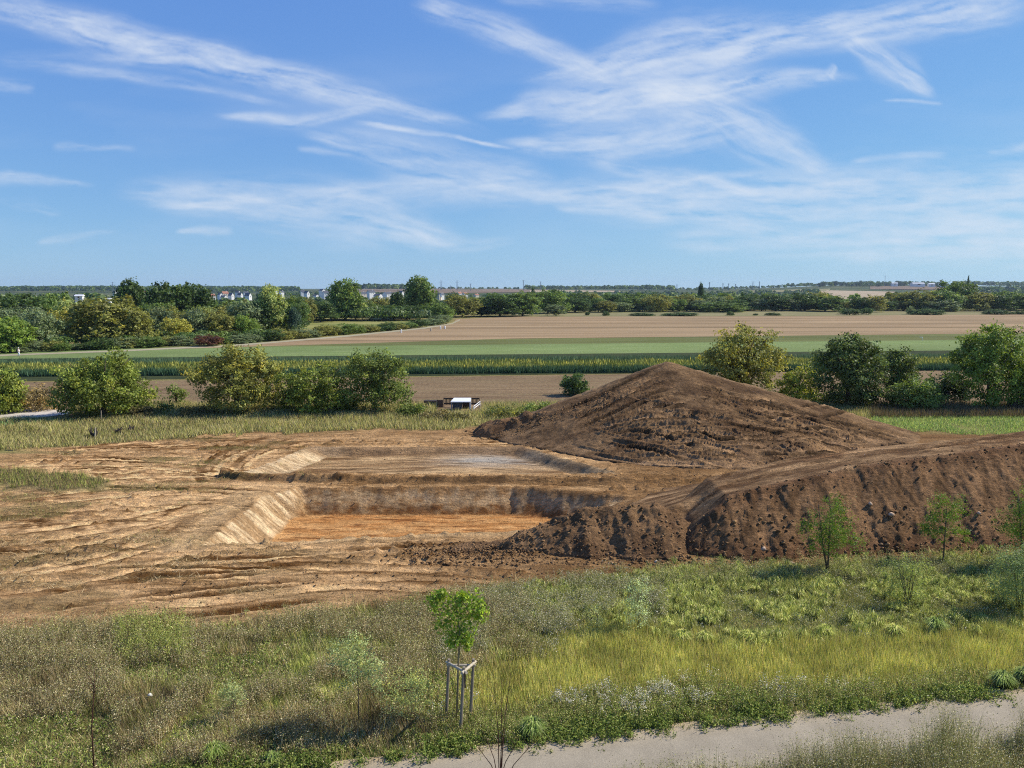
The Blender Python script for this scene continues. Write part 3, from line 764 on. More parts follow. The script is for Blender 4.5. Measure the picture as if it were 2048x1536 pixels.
# ------------------------------------------------------------------ meadow vegetation
def sample(n, x0, x1, y0, y1):
    x = rng.uniform(x0, x1, n); y = rng.uniform(y0, y1, n)
    px, py = proj(x, y, 0 * x)
    return x, y, px, py
PF = [(-200, 1620), (500, 1546), (1000, 1491), (1500, 1435), (2048, 1379), (2500, 1332)]   # rows of the path's far edge
def zones(px, py, w):
    pe = interp(px, PF) - py                      # rows above the path edge
    ne = interp(px, NEAR_EDGE)
    gold_top = interp(px, [(900, 1400), (960, 1340), (1060, 1308), (1160, 1276), (1260, 1252), (1400, 1270), (1500, 1282), (1650, 1272), (1800, 1266), (2048, 1252), (2400, 1246)]) + w * 16
    fl = interp(px, [(850, 50), (950, 74), (1100, 76), (1300, 66), (1500, 52), (1800, 42), (2048, 40)]) + w * 26
    trail = (np.abs(px - (578 - (py - 1290) * 1.25)) < 12 + w * 60) & (py > 1262) & (py < 1440)
    on = (pe > 0) & (py > ne - 4) & ~trail
    verge = on & (pe < 17 + w * 22)
    flow = on & ~verge & (pe < fl) & (px > 880)
    gold = on & ~verge & ~flow & (py > gold_top) & (px > 930)
    green = on & ~verge & ~flow & ~gold & (px > 1090 + w * 160)
    dry = on & ~verge & ~flow & ~gold & ~green
    return verge, flow, gold, green, dry, pe
def lc(r, g, b, k=1.32): return lin(r, g, b) * k
P_DRY = [(lc(158, 138, 100), 3.4), (lc(132, 110, 76), 3.4), (lc(182, 164, 122), 2), (lc(136, 136, 80), 2.4), (lc(116, 120, 66), 1.6), (lc(194, 182, 140), 1)]
P_DRYF = [(lc(150, 134, 98), 3), (lc(122, 104, 74), 1.6), (lc(184, 172, 130), 2), (lc(142, 146, 84), 2.6), (lc(204, 194, 158), .35), (lc(158, 152, 120), .8)]
P_GREEN = [(lc(160, 164, 84), 3), (lc(136, 148, 70), 3), (lc(184, 182, 108), 2), (lc(110, 126, 56), 1.8), (lc(204, 196, 138), .9)]
P_GOLD = [(lc(190, 182, 96, 1.85), 3), (lc(170, 168, 86, 1.85), 3), (lc(148, 156, 76, 1.85), 2.8), (lc(206, 190, 122, 1.85), 1.4), (lc(124, 134, 62, 1.7), 1.8), (lc(180, 152, 96, 1.85), .9)]
P_LUSH = [(lc(118, 134, 62), 3), (lc(94, 116, 48), 2.4), (lc(142, 152, 78), 2.4), (lc(164, 166, 98), 1)]
P_FLOW = [(lc(232, 226, 206, .9), 1.6), (lc(168, 158, 134), 2), (lc(148, 150, 100), 2.4), (lc(158, 152, 138), 1), (lc(182, 182, 124), 1)]
P_GREY = [(lc(156, 152, 108), 2), (lc(142, 136, 98), 1.6), (lc(172, 164, 128), 1.2), (lc(134, 138, 82), 2.4), (lc(114, 122, 64), 1.8)]
def shade(c, xx, yy, k=.75, sd_=0):            # clumps of lighter and darker plants
    f = fbm(xx * .9, yy * .9, 4, 900 + sd_, .6) + .5 * fbm(xx * 3.1, yy * 3.1, 2, 905 + sd_) - .75
    return c * np.clip(1 + k * 3 * f, .45, 1.7)[:, None]
x, y, px, py = sample(1060000, -30, 34, 17.6, 37.5)
w = fbm(x * .55, y * .55, 4, 301) - .5
ok = (px > -380) & (px < 2460) & (py < 1600)
x, y, px, py, w = x[ok], y[ok], px[ok], py[ok], w[ok]
verge, flow, gold, green, dry, pe = zones(px + rng.normal(0, 26, len(px)), py + rng.normal(0, 11, len(px)), w * 1.9)
z = ground_z(x, y)
def sub(m, k):                                # thin a mask to at most k members
    i = np.flatnonzero(m)
    return rng.permutation(i)[:k] if len(i) > k else i
def area_n(m, dens): return int(m.sum() / len(x) * dens * 1)
den = len(x)
# left: dry weeds with green patches
patch = fbm(x * .28, y * .4, 4, 311)
lush_l = dry & (((px < 230) & (py > 1440 + w * 60)) | ((np.abs(px - (560 - (py - 1290) * 1.0)) < 34 + w * 50) & (py > 1285) & (py < 1500)) | (patch > .66))
S1 = Stuff()
i = sub(dry & ~lush_l, 160000)
hh = .16 + .32 * rng.random(len(i)) + .25 * (patch[i] - .5)
gm = (fbm(x[i] * .55, y[i] * .8, 4, 315) + rng.normal(0, .08, len(i)) > .57)[:, None]
S1.tri(blades(x[i], y[i], z[i], np.clip(hh * np.where(gm[:, 0], .8, 1), .06, 1), .016, .5, shade(np.where(gm, pick(P_GREEN, len(i)), pick(P_DRY, len(i))), x[i], y[i])))
i = sub(dry & ~lush_l & (fbm(x * .8, y * .8, 3, 317) > .40), 6400)
hh = np.clip(.26 + .38 * rng.random(len(i)) + 1.0 * (fbm(x[i] * .4, y[i] * .4, 3, 321) - .5), .15, .95)
S1.weeds(weeds(x[i], y[i], z[i], hh, 5, 8, .034, P_DRY, P_DRYF, .16))
S1.build('dry_weeds', 'dry brown and grey green weeds covering the left foreground', 'weeds')
S2 = Stuff()
i = sub(lush_l, 50000)
S2.tri(blades(x[i], y[i], z[i], rng.uniform(.05, .26, len(i)), .017, .7, shade(pick(P_LUSH + P_GREEN + P_DRY[:3], len(i)), x[i], y[i])))
i = sub(lush_l, 1300)
S2.weeds(weeds(x[i], y[i], z[i], rng.uniform(.08, .3, len(i)), 4, 7, .05, P_LUSH, P_LUSH + P_DRYF[:3], .15))
S2.build('short_grass', 'bright green short grass along the worn trail', 'grass')
# right: tussocky green grass
S3 = Stuff()
gh = fbm(x * .75, y * .75, 3, 331)
i = sub(green, 186000)
hh = np.clip(.12 + .22 * rng.random(len(i)) + .55 * (gh[i] - .45), .05, .6)
gcol = pick(P_GREEN, len(i)) * (.75 + .9 * np.clip(gh[i] - .25, 0, .6))[:, None]
S3.tri(blades(x[i], y[i], z[i], hh * .8, .017, .75, shade(gcol, x[i], y[i], .35)))
i = sub(green & (gh < .47), 900)
S3.weeds(weeds(x[i], y[i], z[i], rng.uniform(.15, .45, len(i)), 5, 7, .032, P_GREY, P_GREY + P_FLOW[:1], .14))
tx_ = sub(green & (gh > .43), 1450)                     # arching tufts give the sward its lumps
nb = 60
bx_ = np.repeat(x[tx_], nb); by2 = np.repeat(y[tx_], nb); bz_ = np.repeat(z[tx_], nb)
an = rng.uniform(0, 6.283, len(bx_)); an = an * .75 + np.repeat(rng.uniform(0, 6.28, len(tx_)), nb) * .25; sp_ = rng.uniform(.04, .36, len(bx_)); th = rng.uniform(.14, .38, len(bx_)) * np.repeat(rng.uniform(.6, 1.2, len(tx_)), nb)
tc_ = pick(P_GREEN, len(bx_)) * np.repeat(rng.uniform(.55, 1.35, len(tx_)), nb)[:, None]
p0 = np.stack([bx_ + np.cos(an) * .03, by2 + np.sin(an) * .03, bz_ - .02], -1); p1 = np.stack([bx_ + np.cos(an) * sp_ * .5, by2 + np.sin(an) * sp_ * .5, bz_ + th], -1); p2 = np.stack([bx_ + np.cos(an) * sp_, by2 + np.sin(an) * sp_, bz_ + th * .7], -1)
wv_ = np.stack([-np.sin(an), np.cos(an), 0 * an], -1) * .0065
S3.quad((np.stack([p0 - wv_, p0 + wv_, p1 + wv_, p1 - wv_], 1).reshape(-1, 3), np.arange(4 * len(bx_)).reshape(-1, 4), np.repeat(tc_, 4, 0)))
S3.tri((np.stack([p1 - wv_, p1 + wv_, p2], 1).reshape(-1, 3), np.arange(3 * len(bx_)).reshape(-1, 3), np.repeat(tc_ * 1.15, 3, 0)))
S3.build('green_grass', 'tussocky green grass below the soil bank', 'grass')
S4 = Stuff()
i = sub(gold, 186000)
hh = np.clip(.20 + .22 * rng.random(len(i)) + .2 * (gh[i] - .5), .1, .6)
S4.tri(blades(x[i], y[i], z[i], hh, .016, .28, shade(pick(P_GOLD, len(i)), x[i], y[i], .3, 20)))
S4.build('golden_grass', 'yellow golden grass strip running towards the right edge', 'grass')
# verge and flowers along the path
S5 = Stuff()
i = sub(verge, 32000)
S5.tri(blades(x[i], y[i], z[i], rng.uniform(.04, .24, len(i)) * (.5 + fbm(x[i] * 1.3, y[i] * 1.3, 3, 347)), .022, .6, shade(pick(P_LUSH, len(i)) * .8, x[i], y[i], .4, 30)))
i = sub(verge & (fbm(x * 1.2, y * 1.2, 3, 349) > .42), 3700)
S5.weeds(weeds(x[i], y[i], z[i], rng.uniform(.08, .28, len(i)), 4, 8, .055, [(a * .8, b) for a, b in P_LUSH], [(a * .8, b) for a, b in P_LUSH], .12))
S5.build('verge_herbs', 'dark green herbs along the far edge of the asphalt path', 'plants')
S6 = Stuff()
i = sub(flow, 50000)
S6.tri(blades(x[i], y[i], z[i], rng.uniform(.08, .36, len(i)), .015, .45, shade(pick(P_GREEN + P_DRY + P_LUSH, len(i)), x[i], y[i], .45, 40)))
fw_ = fbm(x * .6, y * .8, 3, 351)
i = sub(flow, 2900)
S6.weeds(weeds(x[i], y[i], z[i], np.clip(.16 + .26 * rng.random(len(i)) + .6 * (fw_[i] - .5), .1, .7), 5, 9, .03, P_GREEN + P_LUSH[:2], P_GREEN + P_LUSH[:2] + P_DRYF[:3], .14))
i = sub(flow & (fw_ > .58) & (pe > 34), 130)
S6.weeds(weeds(x[i], y[i], z[i], rng.uniform(.3, .5, len(i)), 5, 14, .036, P_GREY, [(lc(232, 226, 206, .95), 3), (lc(200, 192, 164), 1)], .16))
S6.build('white_flowers', 'pale flowering weeds between golden grass and path', 'flowers')
# middle: greyish weeds behind the staked tree
S7 = Stuff()
mid_m = (dry | green) & (px > 880) & (px < 1330) & (py < 1330) & (fbm(x * .7, y * .7, 3, 361) > .47)
i = sub(mid_m, 2600)
S7.weeds(weeds(x[i], y[i], z[i], rng.uniform(.25, .6, len(i)), 6, 9, .032, P_GREY, P_GREY + P_FLOW[:1], .16))
i = sub((green | dry) & (px > 1000) & (py < interp(px, NEAR_EDGE) + 26), 2600)
S7.weeds(weeds(x[i], y[i], z[i], rng.uniform(.2, .55, len(i)), 5, 8, .034, P_GREY, P_GREY, .16))
i = sub(dry & (px < 420) & (py < 1345), 900)
S7.weeds(weeds(x[i], y[i], z[i], rng.uniform(.5, .95, len(i)), 5, 9, .036, P_DRY, P_DRYF, .18))
i = sub(dry & (px > 235) & (px < 375) & (py > 1255) & (py < 1330), 180)
S7.weeds(weeds(x[i], y[i], z[i], rng.uniform(.6, 1.0, len(i)), 5, 16, .04, P_GREEN, [(lc(160, 162, 86), 2), (lc(128, 140, 70), 2)], .12))
S7.build('tall_weeds', 'tall greyish seed weeds standing along the dirt edge', 'weeds')
# near side of the path
S8 = Stuff()
x8 = rng.uniform(-8, 27, 108000); y8 = path_far_y(x8) - PATH_W + .55 - rng.random(108000) ** 1.3 * 4.0
w8 = fbm(x8 * .7, y8 * .7, 3, 371)
k8 = (y8 < path_far_y(x8) - PATH_W + .30 + (w8 - .5) * 1.2)
x8, y8, w8 = x8[k8], y8[k8], w8[k8]
S8.tri(blades(x8[:72000], y8[:72000], 0 * x8[:72000], rng.uniform(.1, .42, len(x8[:72000])), .014, .5, pick(P_GREEN + P_GREY + P_DRY, len(x8[:72000]))))
j = slice(0, 6400)
hh = np.clip((.36 + .3 * rng.random(6400) + 1.3 * (w8[j] - .5)) * (1 + .85 * sstep(1, 11, x8[j])), .15, 1.5)
S8.weeds(weeds(x8[j], y8[j], 0 * x8[j], hh, 6, 10, .028, P_GREY, P_DRYF + P_GREY + [(lc(228, 222, 204, .9), .8)], .17))
S8.build('near_weeds', 'grey green flowering weeds on the near side of the path', 'weeds')
# sparse straw and weeds on the dirt, grass island on the left, far margins
S9 = Stuff()
xi = rng.uniform(-34, -8, 60000); yi = rng.uniform(30, 60, 60000)
pxi, pyi = proj(xi, yi, 0 * xi)
isl_m = np.exp(-((np.abs((pxi - 40) / 185)) ** 3 + np.abs((pyi - 962) / 22) ** 3)) * (.75 + (fbm(xi * .5, yi * .5, 4, 1) - .5) * 1.2) > .42
k = np.flatnonzero(isl_m)[:16000]
S9.tri(blades(xi[k], yi[k], ground_z(xi[k], yi[k]), rng.uniform(.15, .55, len(k)), .03, .4, pick(P_GREEN[:4] + P_DRY[:2], len(k)) * .8))
S9.build('grass_island', 'strip of rough grass left standing in the dirt', 'grass')
S10 = Stuff()
i = np.flatnonzero((fbm(xi * .3, yi * .8, 4, 61) > .50) & (pyi > 1070) & (pyi < 1250) & (pxi < 560))[:9000]
S10.tri(blades(xi[i], yi[i], ground_z(xi[i], yi[i]) + .02, rng.uniform(.05, .15, len(i)), .022, 2.6, pick([(lc(196, 176, 132), 2), (lc(150, 128, 90), 2), (lc(120, 106, 66), 1)], len(i))))
i = np.flatnonzero((fbm(xi * .28, yi * .5, 4, 71) > .58) & (pyi > 890) & (pyi < 1200) & (xi < -13))[:3500]
S10.tri(blades(xi[i], yi[i], ground_z(xi[i], yi[i]), rng.uniform(.05, .2, len(i)), .03, .8, pick(P_GREEN + P_DRY, len(i)) * .8))
S10.build('straw', 'scattered straw and stubs on the bare dirt', 'straw')
# far margin in front of the hedge
S11 = Stuff()
n = 300000
xm = rng.uniform(-60, 66, n); ym = rng.uniform(57.5, 80, n)
pxm, pym = proj(xm, ym, 0 * xm)
wm = fbm(xm * .3, ym * .5, 4, 401) - .5
fe = interp(pxm, FAR_EDGE) + (fbm(xm * .5, ym * .5, 4, 1) - .5) * 18
mk = ~((pxm > 872) & (pxm < 965) & (pym < 828) & (ym > 71.5)) & (pym < fe + 2) & (pym > 806) & (pxm > -300) & (pxm < 2380) & ~((pxm > 930) & (pxm < 1780) & (ym < 68)) & ~((pxm < 145) & (pym < 838))
rightm = mk & (pxm > 1740)
leftm = np.flatnonzero(mk & ~rightm)[:118000]
hh = np.clip(.22 + .3 * rng.random(len(leftm)) + .5 * wm[leftm] + .35 * sstep(845, 815, pym[leftm]), .08, 1.0)
cl = pick([(lc(184, 174, 112), 3), (lc(160, 158, 90), 3), (lc(126, 132, 68), 2), (lc(186, 172, 128), 1.6), (lc(140, 118, 88), 1.5)], len(leftm))
S11.tri(blades(xm[leftm], ym[leftm], ground_z(xm[leftm], ym[leftm]), hh, .045, .45, cl * (.8 + .7 * (wm[leftm] + .3))[:, None]))
S11.build('margin_grass', 'pale dry grass margin between dirt and hedge', 'grass')
S12 = Stuff()
ri = np.flatnonzero(rightm & (pym > 833))[:64000]
S12.tri(blades(xm[ri], ym[ri], ground_z(xm[ri], ym[ri]), rng.uniform(.1, .32, len(ri)), .045, .6, pick([(lc(150, 172, 92), 3), (lc(126, 156, 76), 3), (lc(176, 184, 116), 1.5)], len(ri))))
ri = np.flatnonzero(rightm & (pym <= 836))[:23000]
S12.tri(blades(xm[ri], ym[ri], ground_z(xm[ri], ym[ri]), rng.uniform(.4, .95, len(ri)), .04, .3, pick([(lc(138, 116, 88), 3), (lc(112, 96, 70), 3), (lc(120, 122, 72), 2)], len(ri))))
S12.build('right_meadow', 'fresh green grass behind the right end of the bank', 'grass')
S13 = Stuff()
n = 5000
xc = rng.uniform(-46, -30, n); yc = rng.uniform(66, 72, n); pc, qc = proj(xc, yc, 0 * xc)
kk = (qc > 838 + .02 * pc) & (qc < 852 - .06 * pc)
S13.tri(blades(xc[kk], yc[kk], 0 * xc[kk], rng.uniform(.15, .35, kk.sum()), .12, .6, pick([(lc(120, 172, 100), 2), (lc(96, 150, 84), 2)], kk.sum())))
S13.build('green_crop', 'bright green leafy crop patch beside the gravel track', 'crop')

# tall crop in three strips
def strip_crop(name, label, y_near, y_far, h, n, pal, plume=None):
    s = Stuff()
    x = rng.uniform(-95, 105, n); t = rng.random(n)
    yy = y_near + (y_far - y_near) * t + (-x) * -.045
    yy = y_near + (y_far - y_near) * t + x * .062
    hh = h * (.7 + .45 * rng.random(n)) * (.8 + .4 * fbm(x * .5, yy * .5, 2, 7))
    z = 0 * x
    s.tri(blades(x, yy, z, hh, .13, .30, pick(pal, n, .25)))
    if plume:
        k = rng.random(n) < .5 * sstep(.34, .62, fbm(x * .25, yy * .8, 3, 411))
        m_ = int(k.sum())
        s.tri(blades(x[k] + rng.normal(0, .1, m_), yy[k], hh[k] * .45, hh[k] * .62, .18, .40, pick(plume, m_, .25)))
    s.build(name, label, 'crop')
P_CD = [(lc(60, 88, 62), 3), (lc(78, 106, 80), 2), (lc(52, 76, 48), 2)]
strip_crop('dark_crop', 'dark blue green feathery crop along the brown field', 110.5, 113.5, 1.0, 32000, P_CD)
strip_crop('yellowing_crop', 'yellowing crop row between two dark rows', 113.5, 124, .95, 50000, [(lc(96, 112, 58), 2), (lc(120, 128, 62), 2)], [(lc(182, 176, 90), 3), (lc(158, 160, 82), 2), (lc(134, 142, 70), 2)])
strip_crop('rear_crop', 'dark crop strip in front of the pale green field', 124, 130, 1.1, 32000, [(lc(80, 104, 74), 3), (lc(94, 116, 86), 2)])

# ------------------------------------------------------------------ trees
def limb_tree(mb, h, r, spread, n, seed, base=.25, sides=6, top=.75):
    q = random.Random(seed)
    mb.tube([(0, 0, -.15), (q.uniform(-.03, .03) * h, q.uniform(-.03, .03) * h, h * .35), (q.uniform(-.05, .05) * h, q.uniform(-.05, .05) * h, h * top)], [r, r * .7, r * .2], sides)
    for i in range(n):
        a = 6.283 * i / n + q.uniform(-.4, .4); z0 = h * q.uniform(base, .5)
        d = spread * q.uniform(.5, .85); z1 = h * q.uniform(.5, .9)
        mb.tube([(0, 0, z0), (math.cos(a) * d * .45, math.sin(a) * d * .45, z0 + (z1 - z0) * .55), (math.cos(a) * d, math.sin(a) * d, z1)], [r * .5, r * .32, r * .1], 5)
# shared unit crowns (height 1, width 1) for the woods
def unit_variant(kind, seed):
    q = random.Random(seed)
    if kind == 'round':
        lobes = [(0, 0, .52, .38, .38, .42), (.18, .1, .24, .30, .30, .22), (-.2, -.1, .22, .30, .30, .20)] + [(.30 * math.cos(a) * q.uniform(.6, 1), .30 * math.sin(a) * q.uniform(.6, 1), q.uniform(.35, .72), q.uniform(.17, .24), q.uniform(.17, .24), q.uniform(.15, .24)) for a in np.arange(0, 6.2, .8)]
    elif kind == 'poplar':
        lobes = [(0, 0, .55, .34, .34, .42), (.10, 0, .78, .22, .22, .22), (-.14, .05, .70, .22, .22, .24), (.2, 0, .45, .26, .26, .28), (-.22, 0, .38, .24, .24, .28)]
    elif kind == 'willow':
        lobes = [(0, 0, .60, .38, .38, .36), (0, 0, .25, .38, .38, .22)] + [(.33 * math.cos(a), .33 * math.sin(a), q.uniform(.40, .68), .18, .18, .26) for a in np.arange(0, 6.2, .9)]
    elif kind == 'cone':
        lobes = [(0, 0, .25, .45, .45, .24), (0, 0, .48, .36, .36, .26), (0, 0, .70, .24, .24, .24), (0, 0, .88, .12, .12, .14)]
    else:                                    # bush
        lobes = [(0, 0, .42, .42, .42, .46)] + [(.34 * math.cos(a), .34 * math.sin(a), q.uniform(.2, .55), .2, .2, .3) for a in np.arange(0, 6.2, .9)]
    v, f, c = crown(lobes, 270, 24, .050, .038, .24, .05, .05 if kind == 'willow' else 0, .25, .7, -.75 if kind == 'bush' else -.6)
    cm = make_mesh('crown', v, f, M['leaf'], c)
    mb = MB(); limb_tree(mb, .8, .028, .3, 5, seed)
    return cm, make_mesh('trunk', mb.v, mb.f, M['bark'], smooth=True)
VAR = {k: [unit_variant(k, 50 + 10 * j + i) for i in range(3)] for j, k in enumerate(('round', 'poplar', 'willow', 'cone', 'bush'))}
TONE = {'dark': lin(76, 96, 46) * 1.2, 'mid': lin(98, 116, 56) * 1.35, 'olive': lin(122, 122, 62) * 1.35, 'pale': lin(138, 146, 84) * 1.45, 'bright': lin(118, 138, 60) * 1.3,
        'yellow': lin(150, 146, 66) * 1.3, 'grey': lin(112, 124, 86) * 1.3, 'red': lin(112, 76, 56) * .9, 'blue': lin(74, 96, 76) * 1.1}
TW = {'dark': 'dark green', 'mid': 'mid green', 'olive': 'olive green', 'pale': 'pale green', 'bright': 'bright green', 'yellow': 'yellow tinged', 'grey': 'grey green', 'red': 'reddish brown', 'blue': 'blue green'}
def wood_tree(px, top, wpx, y, kind, tone, label, group, name=None, zbase=None, cat='tree'):
    x, zt = D(px, top, y)
    zb = float(hill(x, y)) if zbase is None else zbase
    h = max(1.0, zt - zb); wd = wpx / F * y * 1.18
    nm = name or ('bush' if kind == 'bush' else 'tree')
    cm, tm = VAR[kind][random.randrange(3)]
    root = thing(nm, label, cat, (x, y, zb - .05), random.uniform(0, 6.28), group)
    for part, me, c in (('trunk', tm, None), ('crown', cm, TONE[tone] * random.uniform(.88, 1.14))):
        o = link(part, me, root, None, c); o.scale = (wd, wd, h / .97)
    return root

def edge_y(px):                              # the wood's front edge on the left follows the track
    return G(px, interp(px, tr) - 3)[1]
LW = [  # px, top, width, extra distance, kind, tone, label
 (20, 630, 78, 4, 'round', 'bright', 'sunlit bright green tree at the left edge of the wood'),
 (78, 622, 66, 8, 'willow', 'grey', 'grey green tree right of the sunlit bright tree at the wood edge'),
 (28, 584, 100, 45, 'round', 'dark', 'tall dark tree at the back of the wood by the left edge'),
 (96, 582, 70, 50, 'round', 'mid', 'tall green tree behind the grey green tree on the left'),
 (140, 596, 64, 32, 'round', 'pale', 'pale yellowish topped willow left of the big olive tree'),
 (122, 618, 50, 18, 'round', 'yellow', 'small yellow tinged tree below the pale willow'),
 (196, 591, 124, 12, 'round', 'olive', 'big broad olive brown tree dominating the left wood'),
 (258, 611, 84, 10, 'round', 'olive', 'lower right neighbour of the big olive brown tree'),
 (258, 563, 68, 60, 'poplar', 'dark', 'tall dark tree rising behind the big olive brown tree'),
 (335, 561, 78, 55, 'round', 'dark', 'left one of the pair of tall dark trees above the wood'),
 (388, 564, 76, 58, 'round', 'dark', 'right one of the pair of tall dark trees above the wood'),
 (320, 613, 54, 26, 'round', 'grey', 'rounded grey green tree below the tall dark pair'),
 (352, 634, 56, 16, 'round', 'yellow', 'yellow green low tree in front of the rounded grey green one'),
 (398, 611, 74, 28, 'round', 'pale', 'pale topped broad tree right of the rounded grey green one'),
 (442, 625, 58, 18, 'round', 'olive', 'tree with a yellowing right side behind the red shrub'),
 (490, 630, 46, 16, 'round', 'bright', 'small bright green tree left of the light green poplar'),
 (470, 600, 90, 55, 'round', 'mid', 'wide green tree in front of the village roofs'),
 (540, 575, 64, 22, 'poplar', 'pale', 'tall light green poplar at the middle of the left wood'),
 (508, 606, 54, 34, 'round', 'mid', 'green tree left behind the light green poplar'),
 (588, 615, 30, 16, 'poplar', 'blue', 'slim blue green conical tree right of the light poplar'),
 (585, 591, 60, 60, 'round', 'mid', 'green tree behind the slim blue green one'),
 (612, 597, 40, 75, 'round', 'olive', 'yellowish crown beside the village houses'),
 (640, 601, 60, 85, 'round', 'dark', 'dark tree at the back of the far meadow'),
 (690, 562, 66, 90, 'poplar', 'mid', 'big tall poplar left of the village roofs'),
 (724, 606, 28, 85, 'poplar', 'pale', 'slim lighter tree at the right foot of the big poplar'),
 (760, 594, 64, 110, 'round', 'olive', 'olive tree between the two tall poplars'),
 (795, 585, 34, 80, 'poplar', 'dark', 'dark conical poplar close to the tallest poplar'),
 (838, 556, 68, 76, 'poplar', 'mid', 'tallest poplar, standing beside the church spire'),
 (884, 604, 46, 8, 'round', 'mid', 'rounded green tree at the corner of the stubble field'),
 (416, 667, 46, -2, 'bush', 'red', 'reddish brown round shrub at the track edge'),
]
for (a, t, wd, e, kd, tn, lb) in LW:
    wood_tree(a, t, wd, edge_y(a) + e, kd, tn, lb, 'trees of the wood on the left')
rr = random.Random(21)
k = 0
for a in list(np.arange(-10, 560, 27)) + list(np.arange(585, 900, 21)):          # the low hedge along the track
    k += 1
    a = float(a) + rr.uniform(-7, 7)
    if abs(a - 416) < 24: continue
    hpx = rr.uniform(14, 27) if a < 560 else rr.uniform(14, 27) * (1 if a < 800 else .9)
    yy = edge_y(a) + rr.uniform(1.5, 4)
    base = proj(0, yy, 0)[1]
    tn = rr.choice(['grey', 'dark', 'mid', 'olive', 'grey'])
    nearest = 'big olive brown tree' if a < 300 else 'red brown shrub' if a < 470 else 'light green poplar' if a < 575 else 'far meadow' if a < 780 else 'stubble field corner'
    wood_tree(a, base - hpx, rr.uniform(30, 48), yy, 'bush', tn, f'{TW[tn]} hedge bush near the {nearest}, number {k} from the left', 'hedge bushes along the wood track')
BW = []                                       # filling trees inside the left wood, seen between the named ones
for i in range(26):
    a = -20 + i * 24 + rr.uniform(-8, 8)
    BW.append((a, rr.uniform(596, 628), rr.uniform(46, 76), rr.uniform(20, 44), rr.choice(['round', 'round', 'willow']), rr.choice(['mid', 'dark', 'grey', 'olive', 'mid'])))
for i, (a, t, wd, e, kd, tn) in enumerate(BW):
    wood_tree(a, t, wd, edge_y(max(a, -100)) + e, kd, tn, f'{TW[tn]} tree in the left wood, middle rows, number {i + 1} from the left', 'trees of the wood on the left')
for i in range(12):                           # trees behind the far meadow
    a = 596 + i * 24 + rr.uniform(-6, 6); tn = rr.choice(['dark', 'mid', 'dark'])
    wood_tree(a, rr.uniform(604, 618), rr.uniform(38, 56), G(a, 641)[1] + rr.uniform(2, 12), 'round', tn, f'{TW[tn]} tree behind the far meadow, number {i + 1} from the left', 'trees behind the far meadow')
FW = [  # front of the far wood behind the stubble field: px, top, width, base row, kind, tone
 (925, 592, 62, 634, 'round', 'olive'), (962, 604, 46, 633, 'round', 'dark'), (1000, 591, 74, 633, 'round', 'dark'), (1045, 587, 62, 632, 'round', 'mid'),
 (1096, 580, 62, 627, 'round', 'mid'), (1112, 611, 34, 632, 'round', 'grey'), (1150, 598, 52, 625, 'round', 'dark'), (1178, 608, 30, 624, 'willow', 'grey'),
 (1197, 600, 38, 624, 'poplar', 'mid'), (1213, 603, 34, 625, 'round', 'olive'), (1240, 606, 40, 624, 'round', 'grey'), (1262, 596, 44, 623, 'willow', 'mid'),
 (1286, 598, 40, 623, 'willow', 'grey'), (1314, 592, 46, 624, 'willow', 'olive'), (1345, 600, 44, 623, 'willow', 'mid'), (1374, 592, 44, 622, 'willow', 'olive'),
 (1400, 602, 36, 623, 'round', 'grey'), (1430, 596, 52, 622, 'round', 'grey'), (1462, 602, 56, 623, 'round', 'dark'), (1496, 594, 48, 621, 'round', 'dark'),
 (1524, 598, 40, 622, 'round', 'grey'), (1552, 592, 56, 622, 'round', 'dark'), (1584, 598, 44, 622, 'willow', 'grey'), (1612, 590, 56, 622, 'round', 'dark'),
 (1652, 594, 70, 623, 'round', 'mid'), (1686, 604, 34, 623, 'round', 'olive'), (1720, 597, 36, 624, 'round', 'dark'), (1746, 594, 46, 624, 'round', 'olive'),
 (1776, 604, 36, 622, 'round', 'dark'), (1808, 587, 56, 621, 'round', 'olive'), (1846, 584, 62, 622, 'willow', 'olive'), (1886, 582, 62, 622, 'willow', 'mid'),
 (1920, 563, 62, 621, 'round', 'mid'), (1958, 586, 54, 622, 'round', 'olive'), (1990, 590, 52, 622, 'round', 'dark'), (2022, 584, 56, 621, 'round', 'mid'), (2056, 588, 52, 621, 'round', 'dark'),
 (1440, 604, 70, 624, 'bush', 'mid'), (1880, 600, 56, 623, 'bush', 'grey')]
FW.sort()
for i, (a, t, wd, b, kd, tn) in enumerate(FW):
    kn = {'round': 'rounded tree', 'willow': 'willowy tree', 'poplar': 'slim tree', 'bush': 'broad low tree', 'cone': 'tree'}[kd]
    near = 'left of the white roofed barn' if a < 1130 else 'right of the white roofed barn' if a < 1330 else 'in the middle of the far wood' if a < 1640 else 'by the far wood gap' if a < 1800 else 'at the far wood right end'
    wood_tree(a, t - 3, wd * 1.12, G(a, b)[1], kd, tn, f'{TW[tn]} {kn} {near}, front row number {i + 1}', 'front row of the far wood')
SR = []
for i in range(44):                           # second row of the far wood
    a = 915 + i * 26.5 + rr.uniform(-7, 7)
    t = rr.uniform(582, 594)
    if 1675 < a < 1775: t = rr.uniform(606, 612)
    SR.append((a, t, rr.uniform(34, 52), rr.choice(['round', 'round', 'willow']), rr.choice(['dark', 'mid', 'grey', 'olive', 'dark'])))
for i, (a, t, wd, kd, tn) in enumerate(SR):
    wood_tree(a, t, wd, rr.uniform(425, 470), kd, tn, f'{TW[tn]} tree above the far wood front row, number {i + 1} from the left', 'second row of the far wood')
wood_tree(1402, 567, 11, 520, 'poplar', 'dark', 'single dark slender poplar standing above the far wood', None)
wood_tree(1937, 554, 8, 520, 'cone', 'dark', 'small dark pointed conifer tip on the right skyline', None)
wood_tree(1066, 577, 12, 700, 'poplar', 'dark', 'dark slender poplar in front of the brown hill field', None)
